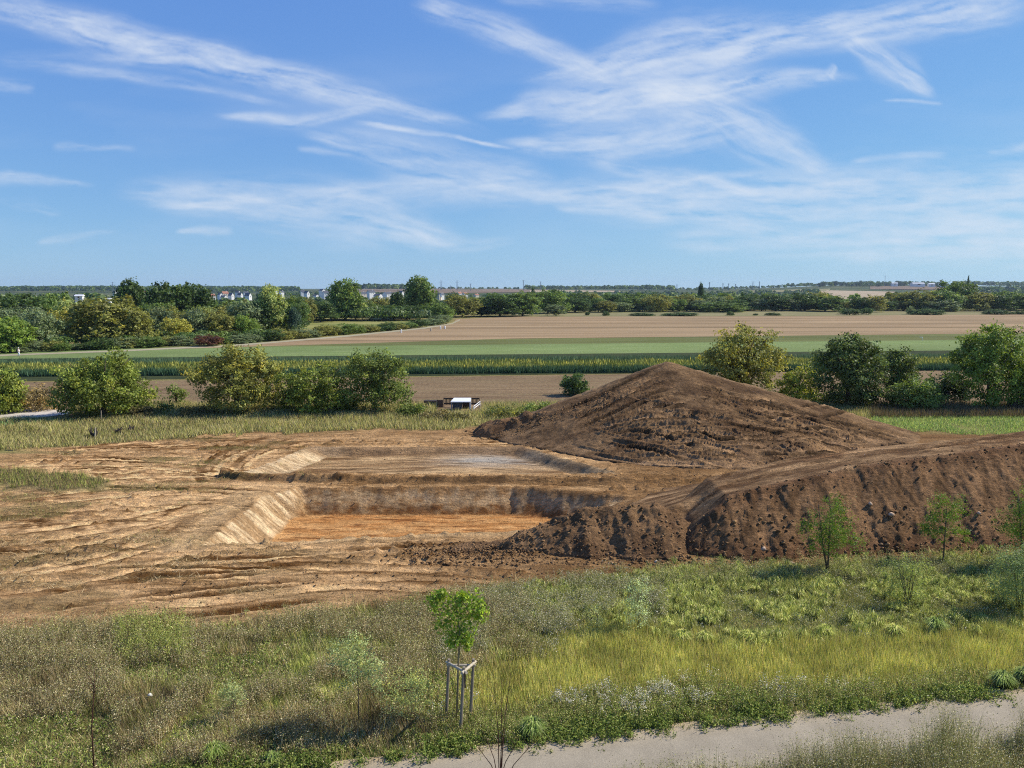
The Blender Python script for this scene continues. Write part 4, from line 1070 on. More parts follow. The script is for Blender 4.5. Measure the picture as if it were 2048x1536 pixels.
HB = [(1175, 623, 8, 631), (1212, 622, 12, 631.5), (1285, 625, 42, 631.5), (1360, 624, 60, 631.5), (1461, 622, 13, 631), (1511, 626, 8, 631), (1546, 624.5, 26, 631), (1700, 616, 34, 630), (1733, 614, 22, 629.5), (1822, 612, 14, 629), (1855, 617, 54, 629.5), (1990, 618, 38, 629), (2020, 622, 18, 629), (2044, 620, 22, 629)]
HBL = ['tiny', 'small round', 'long low', 'longest low', 'small upright', 'tiny lone', 'short low', 'loose tall', 'rounded green', 'slim upright pale', 'big dark domed', 'wide dark domed', 'small dark', 'dark cut off']
for (a, t, wd, b), nm in zip(HB, HBL):
    where = 'left of the long dark hedges' if a < 1250 else 'at the far edge of the stubble, middle' if a < 1600 else 'at the stubble far edge, right side'
    wood_tree(a, t, wd, G(a, b)[1], 'bush', 'dark' if nm not in ('slim upright pale',) else 'grey', f'{nm} bush {where}', 'bushes along the far edge of the stubble')

# far-off wood that reads as one mass
def mass(name, label, spots, tones, leaf=.16, per=46):
    s = Stuff()
    sp = np.array(spots, float)
    n = len(sp)
    d = unit(rng.normal(size=(n, per, 3))); d[..., 2] = np.abs(d[..., 2]) * 1.0 - .25
    c = sp[:, None, :3] + d * sp[:, None, 3:4] * np.array([1, 1, .0]) * rng.uniform(.6, 1.05, (n, per, 1)) + np.array([0, 0, 1.0]) * (sp[:, None, 4:5] * (.5 + d[..., 2:3] * .5))
    tn = np.array([TONE[t] for t in rng.choice(tones, n)]) * rng.uniform(.8, 1.2, (n, 1))
    col = np.repeat(tn, per, 0) * rng.uniform(.75, 1.3, (n * per, 1))
    v, f = leaf_quads(c.reshape(-1, 3), unit(d.reshape(-1, 3) + rng.normal(0, .6, (n * per, 3)) + np.array([0, 0, .3])), np.repeat(sp[:, 4], per) * leaf * rng.uniform(1.2, 2.6, n * per), .8)
    s.quad((v, f, np.repeat(col, 4, 0)))
    o = s.build(name, label, 'wood', 'leaf')
    return o
def far_spots(px0, px1, y0, y1, n, h, gap=None, wmul=.42):
    out = []
    for _ in range(n):
        a = random.uniform(px0, px1); y = random.uniform(y0, y1)
        if gap and gap(a, y): continue
        x = (a - 1024) / F * y
        hh = h * random.uniform(.7, 1.25)
        if y < 1330:
            row = 592 if random.random() < .12 else 600 if (395 < a < 520 or 545 < a < 672 or 715 < a < 815 or 866 < a < 970) else 584
            hh = min(hh, CAMH - (row - YH) / F * y - float(hill(x, y)) + random.uniform(-.6, .6))
            if hh < 2: continue
        out.append((x, y, float(hill(x, y)), hh * wmul * random.uniform(.8, 1.4), hh))
    return out
vg = lambda a, y: (1672 < a < 1772 and y > 520)
sp = far_spots(-60, 2110, 480, 760, 330, 13, vg) + far_spots(-60, 2110, 760, 1130, 480, 12, vg) + far_spots(560, 2110, 1130, 1340, 160, 8, vg)
us = []
for _ in range(420):
    a = random.uniform(905, 2110)
    if 1660 < a < 1690 and random.random() < .5: continue
    bx, by_ = G(a, interp(a, [(900, 633), (1060, 632), (1090, 626), (1300, 623), (1640, 622), (2110, 620)]) + random.uniform(-1.4, .3))
    hh = random.uniform(1.2, 3.2); us.append((bx, by_, 0, hh * .9, hh))
for _ in range(90):
    a = random.uniform(-40, 560); bx, by_ = G(a, 650); yy_ = edge_y(max(a, -60)) + random.uniform(5, 14); hh = random.uniform(1.5, 3.2)
    us.append(((a - 1024) / F * yy_, yy_, 0, hh * .9, hh))
for _ in range(120):
    a = random.uniform(590, 890); bx, by_ = G(a, random.uniform(640, 642.5)); hh = random.uniform(2.5, 6); us.append((bx, by_, 0, hh * .9, hh))
mass('wood_undergrowth', 'dense undergrowth filling the edge of the woods', us, ['dark', 'mid', 'grey', 'dark', 'mid'], .085, 130)
mass('valley_wood', 'wooded valley floor reading as one mass behind the tree rows', sp, ['dark', 'mid', 'grey', 'dark', 'mid'])
sp = far_spots(-60, 600, 2050, 3100, 1500, 14) + far_spots(690, 856, 2480, 2700, 170, 19) + far_spots(850, 1130, 2640, 2800, 90, 9) + far_spots(1050, 1300, 2450, 2750, 260, 15) + far_spots(1280, 1345, 2350, 2600, 80, 16) + far_spots(1345, 1640, 2300, 2800, 150, 10) + far_spots(1900, 2110, 2700, 3300, 330, 18) + far_spots(1560, 1900, 2350, 2560, 120, 13) + far_spots(1690, 1760, 2200, 2260, 40, 11) + far_spots(560, 1000, 1450, 1700, 90, 9, lambda a, y: 800 < a < 1000 and y > 1520) + far_spots(1930, 2110, 1500, 1900, 120, 14) + far_spots(1480, 1640, 1500, 1760, 70, 11) + far_spots(1100, 1480, 1400, 1800, 150, 10) + far_spots(300, 620, 1480, 1950, 150, 8)
mass('hill_wood', 'dark woods along the far hills on the skyline', sp, ['blue', 'dark', 'dark', 'mid'])

# fields on the far hills, draped over the slope
def hill_field(name, px0, px1, top, bot, mat, label):
    cols_, rows_ = 18, 8
    v = []
    for j in range(rows_ + 1):
        for i in range(cols_ + 1):
            a = px0 + (px1 - px0) * i / cols_
            tt, bb = interp(a, top), interp(a, bot)
            x, y = hit(a, bb + (tt - bb) * j / rows_)
            v.append((x, y, float(hill(x, y)) + .9))
    f = [(j * (cols_ + 1) + i, j * (cols_ + 1) + i + 1, (j + 1) * (cols_ + 1) + i + 1, (j + 1) * (cols_ + 1) + i) for j in range(rows_) for i in range(cols_)]
    tag(link(name, make_mesh(name, v, f, mat, smooth=True)), label, 'field', kind='structure')
M['hillbrown'] = field_mat('brown_hill_field', lin(132, 112, 92) * .72, lin(150, 128, 102) * .72, .01, (1, 2, 1), None, .2, .1)
M['hillpale'] = field_mat('pale_hill_field', lin(184, 162, 130) * .72, lin(204, 184, 150) * .72, .01, (1, 2, 1), None, .2, .1)
hill_field('brown_hill_field', 712, 1120, [(712, 578.5), (850, 575.5), (1000, 574), (1120, 577.5)], [(712, 585), (900, 587), (1120, 584)], M['hillbrown'], 'brown ploughed field on the far hill behind the church')
hill_field('pale_hill_field', 1640, 1790, [(1640, 581), (1790, 584)], [(1640, 594), (1700, 604), (1790, 604)], M['hillpale'], 'pale stubble field on the hillside seen through the gap')
hill_field('tan_hill_field', 1740, 1900, [(1740, 573), (1900, 572)], [(1740, 579), (1900, 580)], M['hillbrown'], 'tan field below the hilltop buildings')
hill_field('grass_hill_field', 1490, 1660, [(1490, 582), (1660, 578)], [(1490, 586), (1660, 583)], M['drygrass'], 'pale grass field on the hill left of the gap')
hill_field('thin_hill_field', 1060, 1240, [(1060, 580), (1240, 582)], [(1060, 584.5), (1240, 584.5)], M['hillpale'], 'thin pale field below the skyline wood')
# ------------------------------------------------------------------ hedge trees in the middle distance
def big_tree(px, top, wpx, y, lobes, tone, label, n=520, per=36, leaf=.20, cr=.30, yellow=.06, name='tree', cat='tree', group=None, stems=1, bottom=-.7, var=.26, aspect=.55, fill=.28):
    """lobes in units of half width / height: (x, y, z, rx, ry, rz)"""
    x, zt = D(px, top, y)
    zb = float(ground_z(np.array([x]), np.array([y]))[0]) if y < 76 else 0.0
    h = zt - zb; hw = wpx / F * y / 2
    q = random.Random(int(px) * 7 + 1)
    lobes = list(lobes) + [(q.uniform(-.8, .8), q.uniform(-.7, .3), q.uniform(.15, .8), q.uniform(.14, .28), q.uniform(.14, .28), q.uniform(.08, .14)) for _ in range(9)]
    L = [(a * hw, b * hw, c * h, d * hw, e * hw, f_ * h) for a, b, c, d, e, f_ in lobes]
    root = thing(name, label, cat, (x, y, zb), 0, group)
    mb = MB(); limb_tree(mb, h, .035 * h if stems == 1 else .02 * h, hw * .8, 7, int(px), .12, 7)
    for k in range(stems - 1):
        a = 2.4 * k
        mb.tube([(.1 * math.cos(a), .1 * math.sin(a), -.1), (.3 * hw * math.cos(a), .3 * hw * math.sin(a), h * .45), (.5 * hw * math.cos(a), .5 * hw * math.sin(a), h * .8)], [.02 * h, .014 * h, .005 * h], 6)
    mb.build('trunk', M['bark'], root, True)
    v, f, c = crown(L, int(n * .62), int(per * 1.15), leaf * 1.28, cr * .86, var * 1.25, yellow, 0, fill * .8, aspect, bottom)
    k = v[:, 2] > -.05
    v[:, 2] = np.maximum(v[:, 2], .03 * rng.random(len(v)))
    link('crown', make_mesh('crown', v, f, M['leaf'], c), root, None, TONE[tone] if isinstance(tone, str) else np.asarray(tone) * 1.75)
    return root
BUSHY = [(0, 0, .40, .72, .7, .42), (-.52, 0, .36, .46, .46, .34), (.5, .1, .34, .48, .46, .34), (-.2, -.3, .62, .45, .4, .28), (.25, .1, .70, .40, .4, .26), (0, 0, .2, .8, .7, .22)]
TUFT = [(0, 0, .30, .72, .7, .32), (-.5, -.1, .28, .48, .46, .28), (.52, .1, .28, .46, .46, .28), (-.15, -.2, .50, .45, .4, .20), (.25, .1, .55, .36, .36, .22), (.3, 0, .78, .20, .2, .16), (.22, 0, .93, .10, .1, .08), (-.05, 0, .80, .10, .1, .08)]
AIRY = [(0, 0, .55, .62, .6, .40), (-.4, 0, .42, .5, .5, .32), (.42, .1, .46, .5, .46, .32), (-.2, 0, .74, .42, .4, .22), (.26, 0, .80, .36, .36, .19), (-.5, 0, .6, .36, .3, .2), (.55, 0, .6, .34, .3, .18), (0, 0, .22, .6, .6, .22)]
TALL = [(0, 0, .62, .62, .6, .34), (-.38, 0, .52, .5, .5, .28), (.40, .1, .50, .52, .5, .30), (-.15, 0, .80, .42, .4, .18), (.30, 0, .82, .38, .36, .16), (.1, 0, .3, .62, .6, .26), (.55, -.1, .32, .42, .4, .2)]
T1, T2, T3 = lin(116, 126, 54) * .78, lin(128, 128, 64) * .80, lin(108, 120, 58) * .76
HG = 'trees of the hedge between dirt and fields'
big_tree(-12, 728, 100, 75, BUSHY, T1, 'green tree cut off by the left edge of the photo', group=HG)
big_tree(72, 768, 92, 77, BUSHY, lin(138, 122, 82) * .75, 'twiggy brownish shrub behind the gravel track', 200, 26, .16, yellow=.15, name='shrub', cat='shrub', group=HG)
big_tree(201, 690, 196, 73.5, TUFT, T1, 'broad rounded green bush with a pointed tuft at its top', 760, 38, .19, .32, .05, 'bush', 'bush', HG)
big_tree(350, 766, 46, 79, AIRY, T3, 'small thin shrub between the two broad hedge bushes', 60, 22, .16, .2, name='shrub', cat='shrub', group=HG)
big_tree(470, 690, 192, 75.5, AIRY, T2, 'broad olive yellow hedge tree left of centre', 760, 36, .19, .3, .16, group=HG)
big_tree(628, 722, 156, 75, BUSHY, T1, 'medium green hedge bush with yellow leaves right of the olive tree', 480, 36, .19, .28, .12, 'bush', 'bush', HG)
big_tree(748, 700, 152, 75.5, TALL, T3, 'airy upright green hedge tree just left of the white shelter', 480, 34, .18, .3, .06, group=HG)
big_tree(822, 806, 56, 73.5, BUSHY, T3, 'low green bush at the right foot of the airy hedge tree', 110, 26, .15, .2, name='bush', cat='bush', group=HG)
big_tree(1148, 749, 58, 88, BUSHY, lin(78, 98, 54) * .7, 'small dark green bush left behind the large soil mound', 170, 30, .2, .25, .02, 'bush', 'bush', HG)
big_tree(1492, 652, 182, 82, AIRY, T2, 'large yellowish olive tree right behind the top of the soil mound', 760, 36, .2, .32, .2, group=HG)
big_tree(1598, 730, 92, 80, BUSHY, lin(140, 146, 62) * .8, 'bright yellow green bush right of the yellowish olive tree', 260, 32, .18, .26, .1, 'bush', 'bush', HG)
big_tree(1702, 667, 146, 78, TALL, lin(94, 108, 58) * .7, 'dark green tree with sunlit lower right side behind the mound', 620, 36, .2, .3, .03, group=HG)
big_tree(1800, 695, 84, 80, TALL, lin(94, 108, 56) * .7, 'smaller dark green tree between the two large right hand trees', 300, 32, .19, .28, .03, group=HG)
big_tree(1836, 748, 112, 76.5, BUSHY, lin(108, 124, 62) * .75, 'low green bush with pale leaf tips right of the dark trees', 340, 34, .18, .28, .06, 'bush', 'bush', HG)
big_tree(1700, 775, 150, 79.5, BUSHY, lin(96, 104, 60) * .75, 'grey brown undergrowth shrub below the dark green tree', 300, 30, .17, .28, .06, 'shrub', 'shrub', HG)
big_tree(1900, 742, 90, 82, BUSHY, lin(70, 86, 44) * .6, 'shaded dark bush left of the biggest right hand tree', 220, 32, .2, .3, .02, 'bush', 'bush', HG)
big_tree(1990, 650, 178, 78, TALL, lin(112, 128, 54) * .75, 'biggest green tree at the right edge of the hedge', 860, 38, .2, .32, .04, group=HG)
big_tree(2090, 690, 120, 77, BUSHY, lin(112, 132, 50) * .85, 'green bush cut off by the right edge of the photo', 360, 34, .19, .3, .05, 'bush', 'bush', HG)
# undergrowth along the hedge foot
for i, (a, t, wd, yy, tn) in enumerate([(320, 806, 80, 75, T3 * .8), (400, 812, 90, 74, lin(104, 96, 60) * .7), (556, 786, 110, 76.5, T3 * .8), (690, 778, 100, 76.5, T3 * .8), (870, 822, 76, 72.5, lin(120, 110, 70) * .75), (920, 828, 60, 72, lin(110, 104, 64) * .75), (1010, 808, 90, 73, lin(120, 124, 68) * .75), (1075, 800, 90, 74, lin(108, 122, 62) * .8), (285, 812, 60, 73, lin(100, 92, 60) * .7)]):
    big_tree(a, t, wd, yy, BUSHY, tn, ['dark undergrowth clump right of the tufted bush', 'brownish undergrowth clump left of the olive yellow tree', 'dark undergrowth clump right of the olive yellow tree', 'dark undergrowth clump between the two right bushes of the left hedge', 'brown grassy clump in front of the green crate', 'brown grassy clump in front of the white shelter', 'grassy clump left of the tipped soil heap', 'green bramble clump behind the tipped soil heap', 'low brownish clump at the right foot of the tufted bush'][i], 90, 26, .15, .2, .1, 'undergrowth_clump', 'undergrowth', 'undergrowth along the hedge foot')

# ------------------------------------------------------------------ saplings and shrubs of the foreground
def sapling(px, top, base, wpx, tone, label, name, cat, n, per, leaf, cr, stems, lobes, yellow=.04, var=.22, stem_h=.35, mat='bark', aspect=.5, rad=.03, group=None, trunkx=0):
    x, y = G(px, base)
    zb = float(ground_z(np.array([x]), np.array([y]))[0])
    zt = D(px, top, y)[1]; h = zt - zb; hw = wpx / F * y / 2
    root = thing(name, label, cat, (x, y, zb), 0, group)
    q = random.Random(int(px))
    mb = MB()
    for k in range(stems):
        a = 2.4 * k + q.uniform(0, 1); s = .35 * hw * (k > 0 or stems > 2)
        p = [(.03 * k, 0, -.1), (math.cos(a) * s * .5, math.sin(a) * s * .5, h * stem_h), (math.cos(a) * s, math.sin(a) * s, h * .85)]
        mb.tube(p, [rad, rad * .7, rad * .25], 6)
        for j in range(4):
            b = q.uniform(0, 6.28); z0 = h * q.uniform(stem_h * .8, .7); e = hw * q.uniform(.4, .8)
            mb.tube([(math.cos(a) * s * .5, math.sin(a) * s * .5, z0), (math.cos(b) * e, math.sin(b) * e, z0 + h * .18)], [rad * .4, rad * .12], 5)
    mb.build('trunk' if cat == 'tree' else 'stems', M[mat], root, True)
    tone = np.asarray(tone) * (1.1 if name == 'sapling' and leaf > .06 else 1.95)
    L = [(a * hw, b * hw, c * h, d * hw, e * hw, f_ * h) for a, b, c, d, e, f_ in lobes]
    v, f, c = crown(L, n, per, leaf, cr, var, yellow, 0, .45, aspect, -.8)
    v[:, 2] = np.maximum(v[:, 2], .02)
    link('crown' if cat == 'tree' else 'foliage', make_mesh('crown', v, f, M['leaf'], c), root, None, tone)
    return root
LOC = [(0, 0, .62, .5, .5, .3), (.1, 0, .85, .32, .3, .15), (-.45, 0, .55, .45, .4, .2), (.6, .1, .38, .42, .4, .14), (-.1, 0, .38, .5, .5, .16), (.35, 0, .65, .35, .3, .2)]
LOC2 = [(-.1, 0, .72, .5, .5, .24), (.35, 0, .74, .45, .4, .2), (-.6, 0, .5, .34, .3, .15), (.1, 0, .45, .6, .5, .16), (-.3, 0, .92, .2, .2, .1), (.6, 0, .42, .35, .3, .12)]
sapling(1655, 985, 1148, 140, lin(110, 134, 46) * 1.0, 'feathery green sapling with a forked trunk, leftmost in front of the bank', 'sapling', 'tree', 200, 34, .07, .11, 2, LOC, rad=.045)
sapling(1886, 988, 1128, 112, lin(110, 134, 46) * 1.0, 'feathery green sapling in front of the bank with a thin straight trunk', 'sapling', 'tree', 150, 34, .07, .10, 1, LOC2, rad=.04)
sapling(2050, 960, 1136, 150, lin(110, 134, 46) * 1.0, 'feathery dark green sapling cut off by the right edge in front of the bank', 'sapling', 'tree', 240, 34, .07, .13, 2, LOC, rad=.045)
UP = [(0, 0, .5, .8, .8, .42), (-.3, 0, .75, .5, .5, .26), (.3, 0, .8, .45, .45, .2), (0, 0, .25, .6, .6, .25)]
sapling(1274, 1152, 1260, 66, lin(158, 168, 120) * .85, 'silvery upright shrub with a shadow beside it on the golden grass', 'shrub', 'shrub', 110, 24, .05, .09, 6, UP, stem_h=.5, rad=.012, mat='stem')
sapling(1192, 1205, 1266, 56, lin(128, 136, 92) * .75, 'thin small shrub left of the silvery upright shrub', 'shrub', 'shrub', 40, 20, .045, .09, 4, UP, stem_h=.5, rad=.01)
sapling(1812, 1112, 1212, 124, lin(134, 144, 78) * .72, 'wide olive green shrub below the second sapling', 'shrub', 'shrub', 170, 24, .055, .11, 9, UP, stem_h=.5, rad=.014)
sapling(2034, 1090, 1224, 128, lin(124, 138, 88) * .7, 'tall silvery green shrub at the right edge below the saplings', 'shrub', 'shrub', 420, 30, .06, .12, 8, UP, stem_h=.5, rad=.014)
SIL = [(-.1, 0, .60, .5, .5, .2), (-.5, 0, .74, .4, .4, .16), (.45, 0, .58, .42, .4, .14), (-.15, 0, .9, .3, .3, .1), (.2, 0, .78, .34, .3, .12), (.6, 0, .42, .25, .25, .08)]
sapling(718, 1262, 1452, 124, lin(150, 158, 104) * .75, 'small silver leaved tree with a dark slanting stem left of the staked tree', 'sapling', 'tree', 170, 20, .06, .10, 1, SIL, stem_h=.3, rad=.022)
sapling(822, 1338, 1442, 118, lin(156, 164, 100) * .75, 'bushy silver and yellow green shrub just left of the staked tree', 'shrub', 'shrub', 110, 22, .05, .15, 6, UP, yellow=.15, rad=.01, mat='stem')
sapling(468, 1358, 1440, 52, lin(150, 158, 104) * .75, 'small silver leaved sapling with a dark upright stem in the dry weeds', 'sapling', 'tree', 46, 22, .05, .09, 1, SIL, rad=.022)
# bare stems
def bare(px, base, tops, label, rad, side, name='bare_sapling', cat='sapling'):
    x, y = G(px, base)
    root = thing(name, label, cat, (x, y, float(ground_z(np.array([x]), np.array([y]))[0])))
    q = random.Random(int(px) + 3)
    for (tx, ty) in tops:
        xt, zt = D(tx, ty, y); dx = xt - x; h = zt
        b = q.uniform(-.25, .25)
        mb = MB()
        pts = [(q.uniform(-.06, .06), b * .2, -.1), (dx * .35 + q.uniform(-.04, .04), b * .6, h * .45), (dx * .75, b, h * .8), (dx, b, h)]
        mb.tube(pts, [rad, rad * .75, rad * .45, rad * .15], 5)
        for k in range(side):
            t = q.uniform(.25, .85); s = q.choice((-1, 1))
            p = Vector(pts[1]).lerp(Vector(pts[3]), t)
            mb.tube([p, p + Vector((s * q.uniform(.08, .22), q.uniform(-.12, .12), q.uniform(.18, .4)))], [rad * .35, rad * .1], 4)
        mb.build('stem', M['twig'], root, True)
bare(186, 1548, [(190, 1338)], 'tall bare dark sapling stem rising from the bottom left weeds', .022, 9)
bare(1000, 1566, [(986, 1340), (1003, 1372), (1022, 1352), (965, 1468), (1040, 1462), (1012, 1430), (1070, 1480), (948, 1492)], 'bare reddish twigs of a shrub rising at the bottom centre', .014, 5, 'twig_shrub', 'shrub')

# staked young maple
def stake_frame():
    x, y = G(920, 1446)
    z = 0.0
    yb = y
    root = thing('tree_stake', 'three weathered posts joined by rails around the young maple', 'tree stake', (x, y, z))
    def at(px, py, yy): a, b = D(px, py, yy); return (a - x, yy - y, b)
    posts = [((892, 1448), (898, 1318), y + .30), ((920, 1452), (928, 1334), y - .38), ((940, 1444), (947, 1318), y + .30)]
    tops = []
    for (bx, by_), (tx, ty), yy in posts:
        mb = MB(); b = at(bx, by_, yy); t = at(tx, ty, yy)
        mb.tube([(b[0], b[1], -.2), t], [.045, .042], 12)
        p = mb.build('post', M['stake'], root, False)
        tops.append(Vector(t))
    def rail(a, b, ext, dz):
        d = (b - a).normalized()
        mb = MB(); mb.tube([a - d * ext + Vector((0, -.05, dz)), b + d * ext + Vector((0, -.05, dz))], .038, 12)
        mb.build('rail', M['rail'], root)
    rail(tops[0], tops[1], .14, -.10); rail(tops[1], tops[2], .16, -.10); rail(tops[0], tops[2], .06, -.16)
    mb = MB(); c = (tops[0] + tops[2]) / 2
    mb.box(-.02 + tops[1].x + .03, .02 + tops[1].x + .03, tops[1].y - .1, tops[1].y - .06, tops[1].z - .55, tops[1].z - .08)
    mb.build('strap', M['dark'], root)
    return x, y
sx, sy = stake_frame()
def maple():
    x, y = G(915, 1449); y += .06
    root = thing('young_maple', 'young maple with bright yellow green leaves held by three stakes', 'tree', (x, y, 0))
    def at(px, py): a, b = D(px, py, y); return (a - x, 0, b)
    mb = MB()
    k1, k2, k3, k4 = at(913, 1449), at(917, 1320), at(920, 1270), at(912, 1195)
    mb.tube([(k1[0], 0, -.1), k2, k3, k4], [.032, .028, .022, .008], 10)
    q = random.Random(4)
    for i in range(16):
        t = q.uniform(0, 1); p = Vector(k3).lerp(Vector(k4), t) if i % 3 else Vector(k2).lerp(Vector(k3), .5 + .5 * t)
        a = q.uniform(0, 6.28); l = q.uniform(.3, .75)
        mb.tube([p, p + Vector((math.cos(a) * l * .6, math.sin(a) * l * .6, l * .75))], [.01, .003], 5)
    mb.build('trunk', M['stem'], root, True)
    lob = []
    for (a, b, r, rz) in [(868, 1205, 22, 30), (905, 1215, 34, 36), (945, 1205, 30, 34), (960, 1225, 22, 28), (890, 1245, 30, 30), (930, 1250, 34, 34), (908, 1275, 24, 26), (935, 1285, 16, 22), (925, 1190, 18, 16), (882, 1190, 14, 14)]:
        c = at(a, b); s = y / F
        lob.append((c[0], random.uniform(-.15, .15), c[2], r * s * .82, r * s * .82, rz * s * .85))
    n = 70
    L = np.array(lob)
    k = rng.integers(0, len(L), 1900)
    d = unit(rng.normal(size=(1900, 3)))
    c = L[k, :3] + d * L[k, 3:6] * rng.uniform(.35, 1.15, (1900, 1))
    # five-pointed leaves, hanging a little
    star = np.array([(0, -.35), (.18, -.12), (.5, -.1), (.26, .12), (.30, .42), (.1, .3), (0, .62), (-.1, .3), (-.30, .42), (-.26, .12), (-.5, -.1), (-.18, -.12)])
    nr = unit(rng.normal(size=(1900, 3)) * .9 + np.array([.25, -.5, .5]))
    a = unit(np.cross(nr, np.array([0, 0, 1.0]) + rng.normal(0, .35, (1900, 3)))); b = np.cross(nr, a)
    s = rng.uniform(.065, .12, (1900, 1, 1))
    v = c[:, None] + (a[:, None] * star[None, :, :1] - b[:, None] * star[None, :, 1:] * np.sign(b[:, None, 2:3] + 1e-6)) * s
    v[:, 6] += nr * -.02
    f = np.arange(1900 * 12).reshape(1900, 12)
    col = np.repeat((1 + rng.normal(0, .3, (1900, 1))) * np.where(rng.random((1900, 1)) < .2, np.array([[1.3, 1.1, .8]]), np.ones((1, 3))), 12, 0)
    link('crown', make_mesh('crown', v.reshape(-1, 3), f, M['leaf'], np.clip(col, .4, 2)), root, None, lin(150, 174, 62) * .92)
maple()

# grass tussocks
def tussock(px, base, wpx, hpx, label, pal, n=420):
    x, y = G(px, base)
    z = float(ground_z(np.array([x]), np.array([y]))[0])
    hw, h = wpx / F * y / 2, hpx / F * y
    a = rng.uniform(0, 6.283, n); r0 = hw * .25 * rng.random(n); sp = hw * rng.uniform(.2, 1.0, n)
    hh = h * rng.uniform(.7, 1.1, n) * (1 - .3 * sp / hw)
    p0 = np.stack([np.cos(a) * r0, np.sin(a) * r0, 0 * a - .02], -1)
    p1 = np.stack([np.cos(a) * (r0 + sp * .45), np.sin(a) * (r0 + sp * .45), hh], -1)
    p2 = np.stack([np.cos(a) * (r0 + sp), np.sin(a) * (r0 + sp), hh * rng.uniform(.45, .9, n)], -1)
    wv = np.stack([-np.sin(a), np.cos(a), 0 * a], -1) * .009
    v = np.stack([p0 - wv, p0 + wv, p1 + wv, p1 - wv, p2], 1).reshape(-1, 3)
    base_i = (np.arange(n) * 5)[:, None]
    f = np.concatenate([base_i + np.array([[0, 1, 2]]), base_i + np.array([[0, 2, 3]]), base_i + np.array([[3, 2, 4]])])
    o = link('grass_tussock', make_mesh('grass_tussock', v, f, M['grass'], np.repeat(pick(pal, n), 5, 0)), None, (x, y, z))
    tag(o, label, 'grass', 'separate grass tussocks in the meadow')
P_T = [(lc(122, 140, 72), 3), (lc(150, 160, 100), 2), (lc(96, 116, 56), 2)]
tussock(430, 1522, 70, 44, 'dark green arching grass tussock at the bottom left beside the trail', P_LUSH + P_T)
tussock(1065, 1474, 72, 46, 'green arching grass tussock on the path edge right of the bare twigs', P_T)
tussock(2003, 1376, 60, 40, 'arching grass tussock at the path edge near the right border', P_T)
tussock(2046, 1368, 50, 40, 'arching grass tussock cut off by the right border', P_T)
tussock(1366, 1283, 50, 26, 'yellow green tussock at the rim of the golden grass, left one of a pair', P_GREEN)
tussock(1410, 1284, 44, 24, 'yellow green tussock at the rim of the golden grass, right one of a pair', P_GREEN)
tussock(1500, 1282, 56, 24, 'bright tussock on the rim of the golden grass right of the pair', P_GREEN)
tussock(1652, 1272, 54, 26, 'bright yellow green tussock below the first sapling', P_GREEN)
tussock(1790, 1272, 52, 28, 'pale tussock below the wide olive shrub', P_GREEN)
tussock(1872, 1262, 56, 34, 'tussock at the edge of the shadow on the right', P_T)
tussock(545, 1528, 40, 30, 'small tussock near the bottom end of the path', P_T, 260)

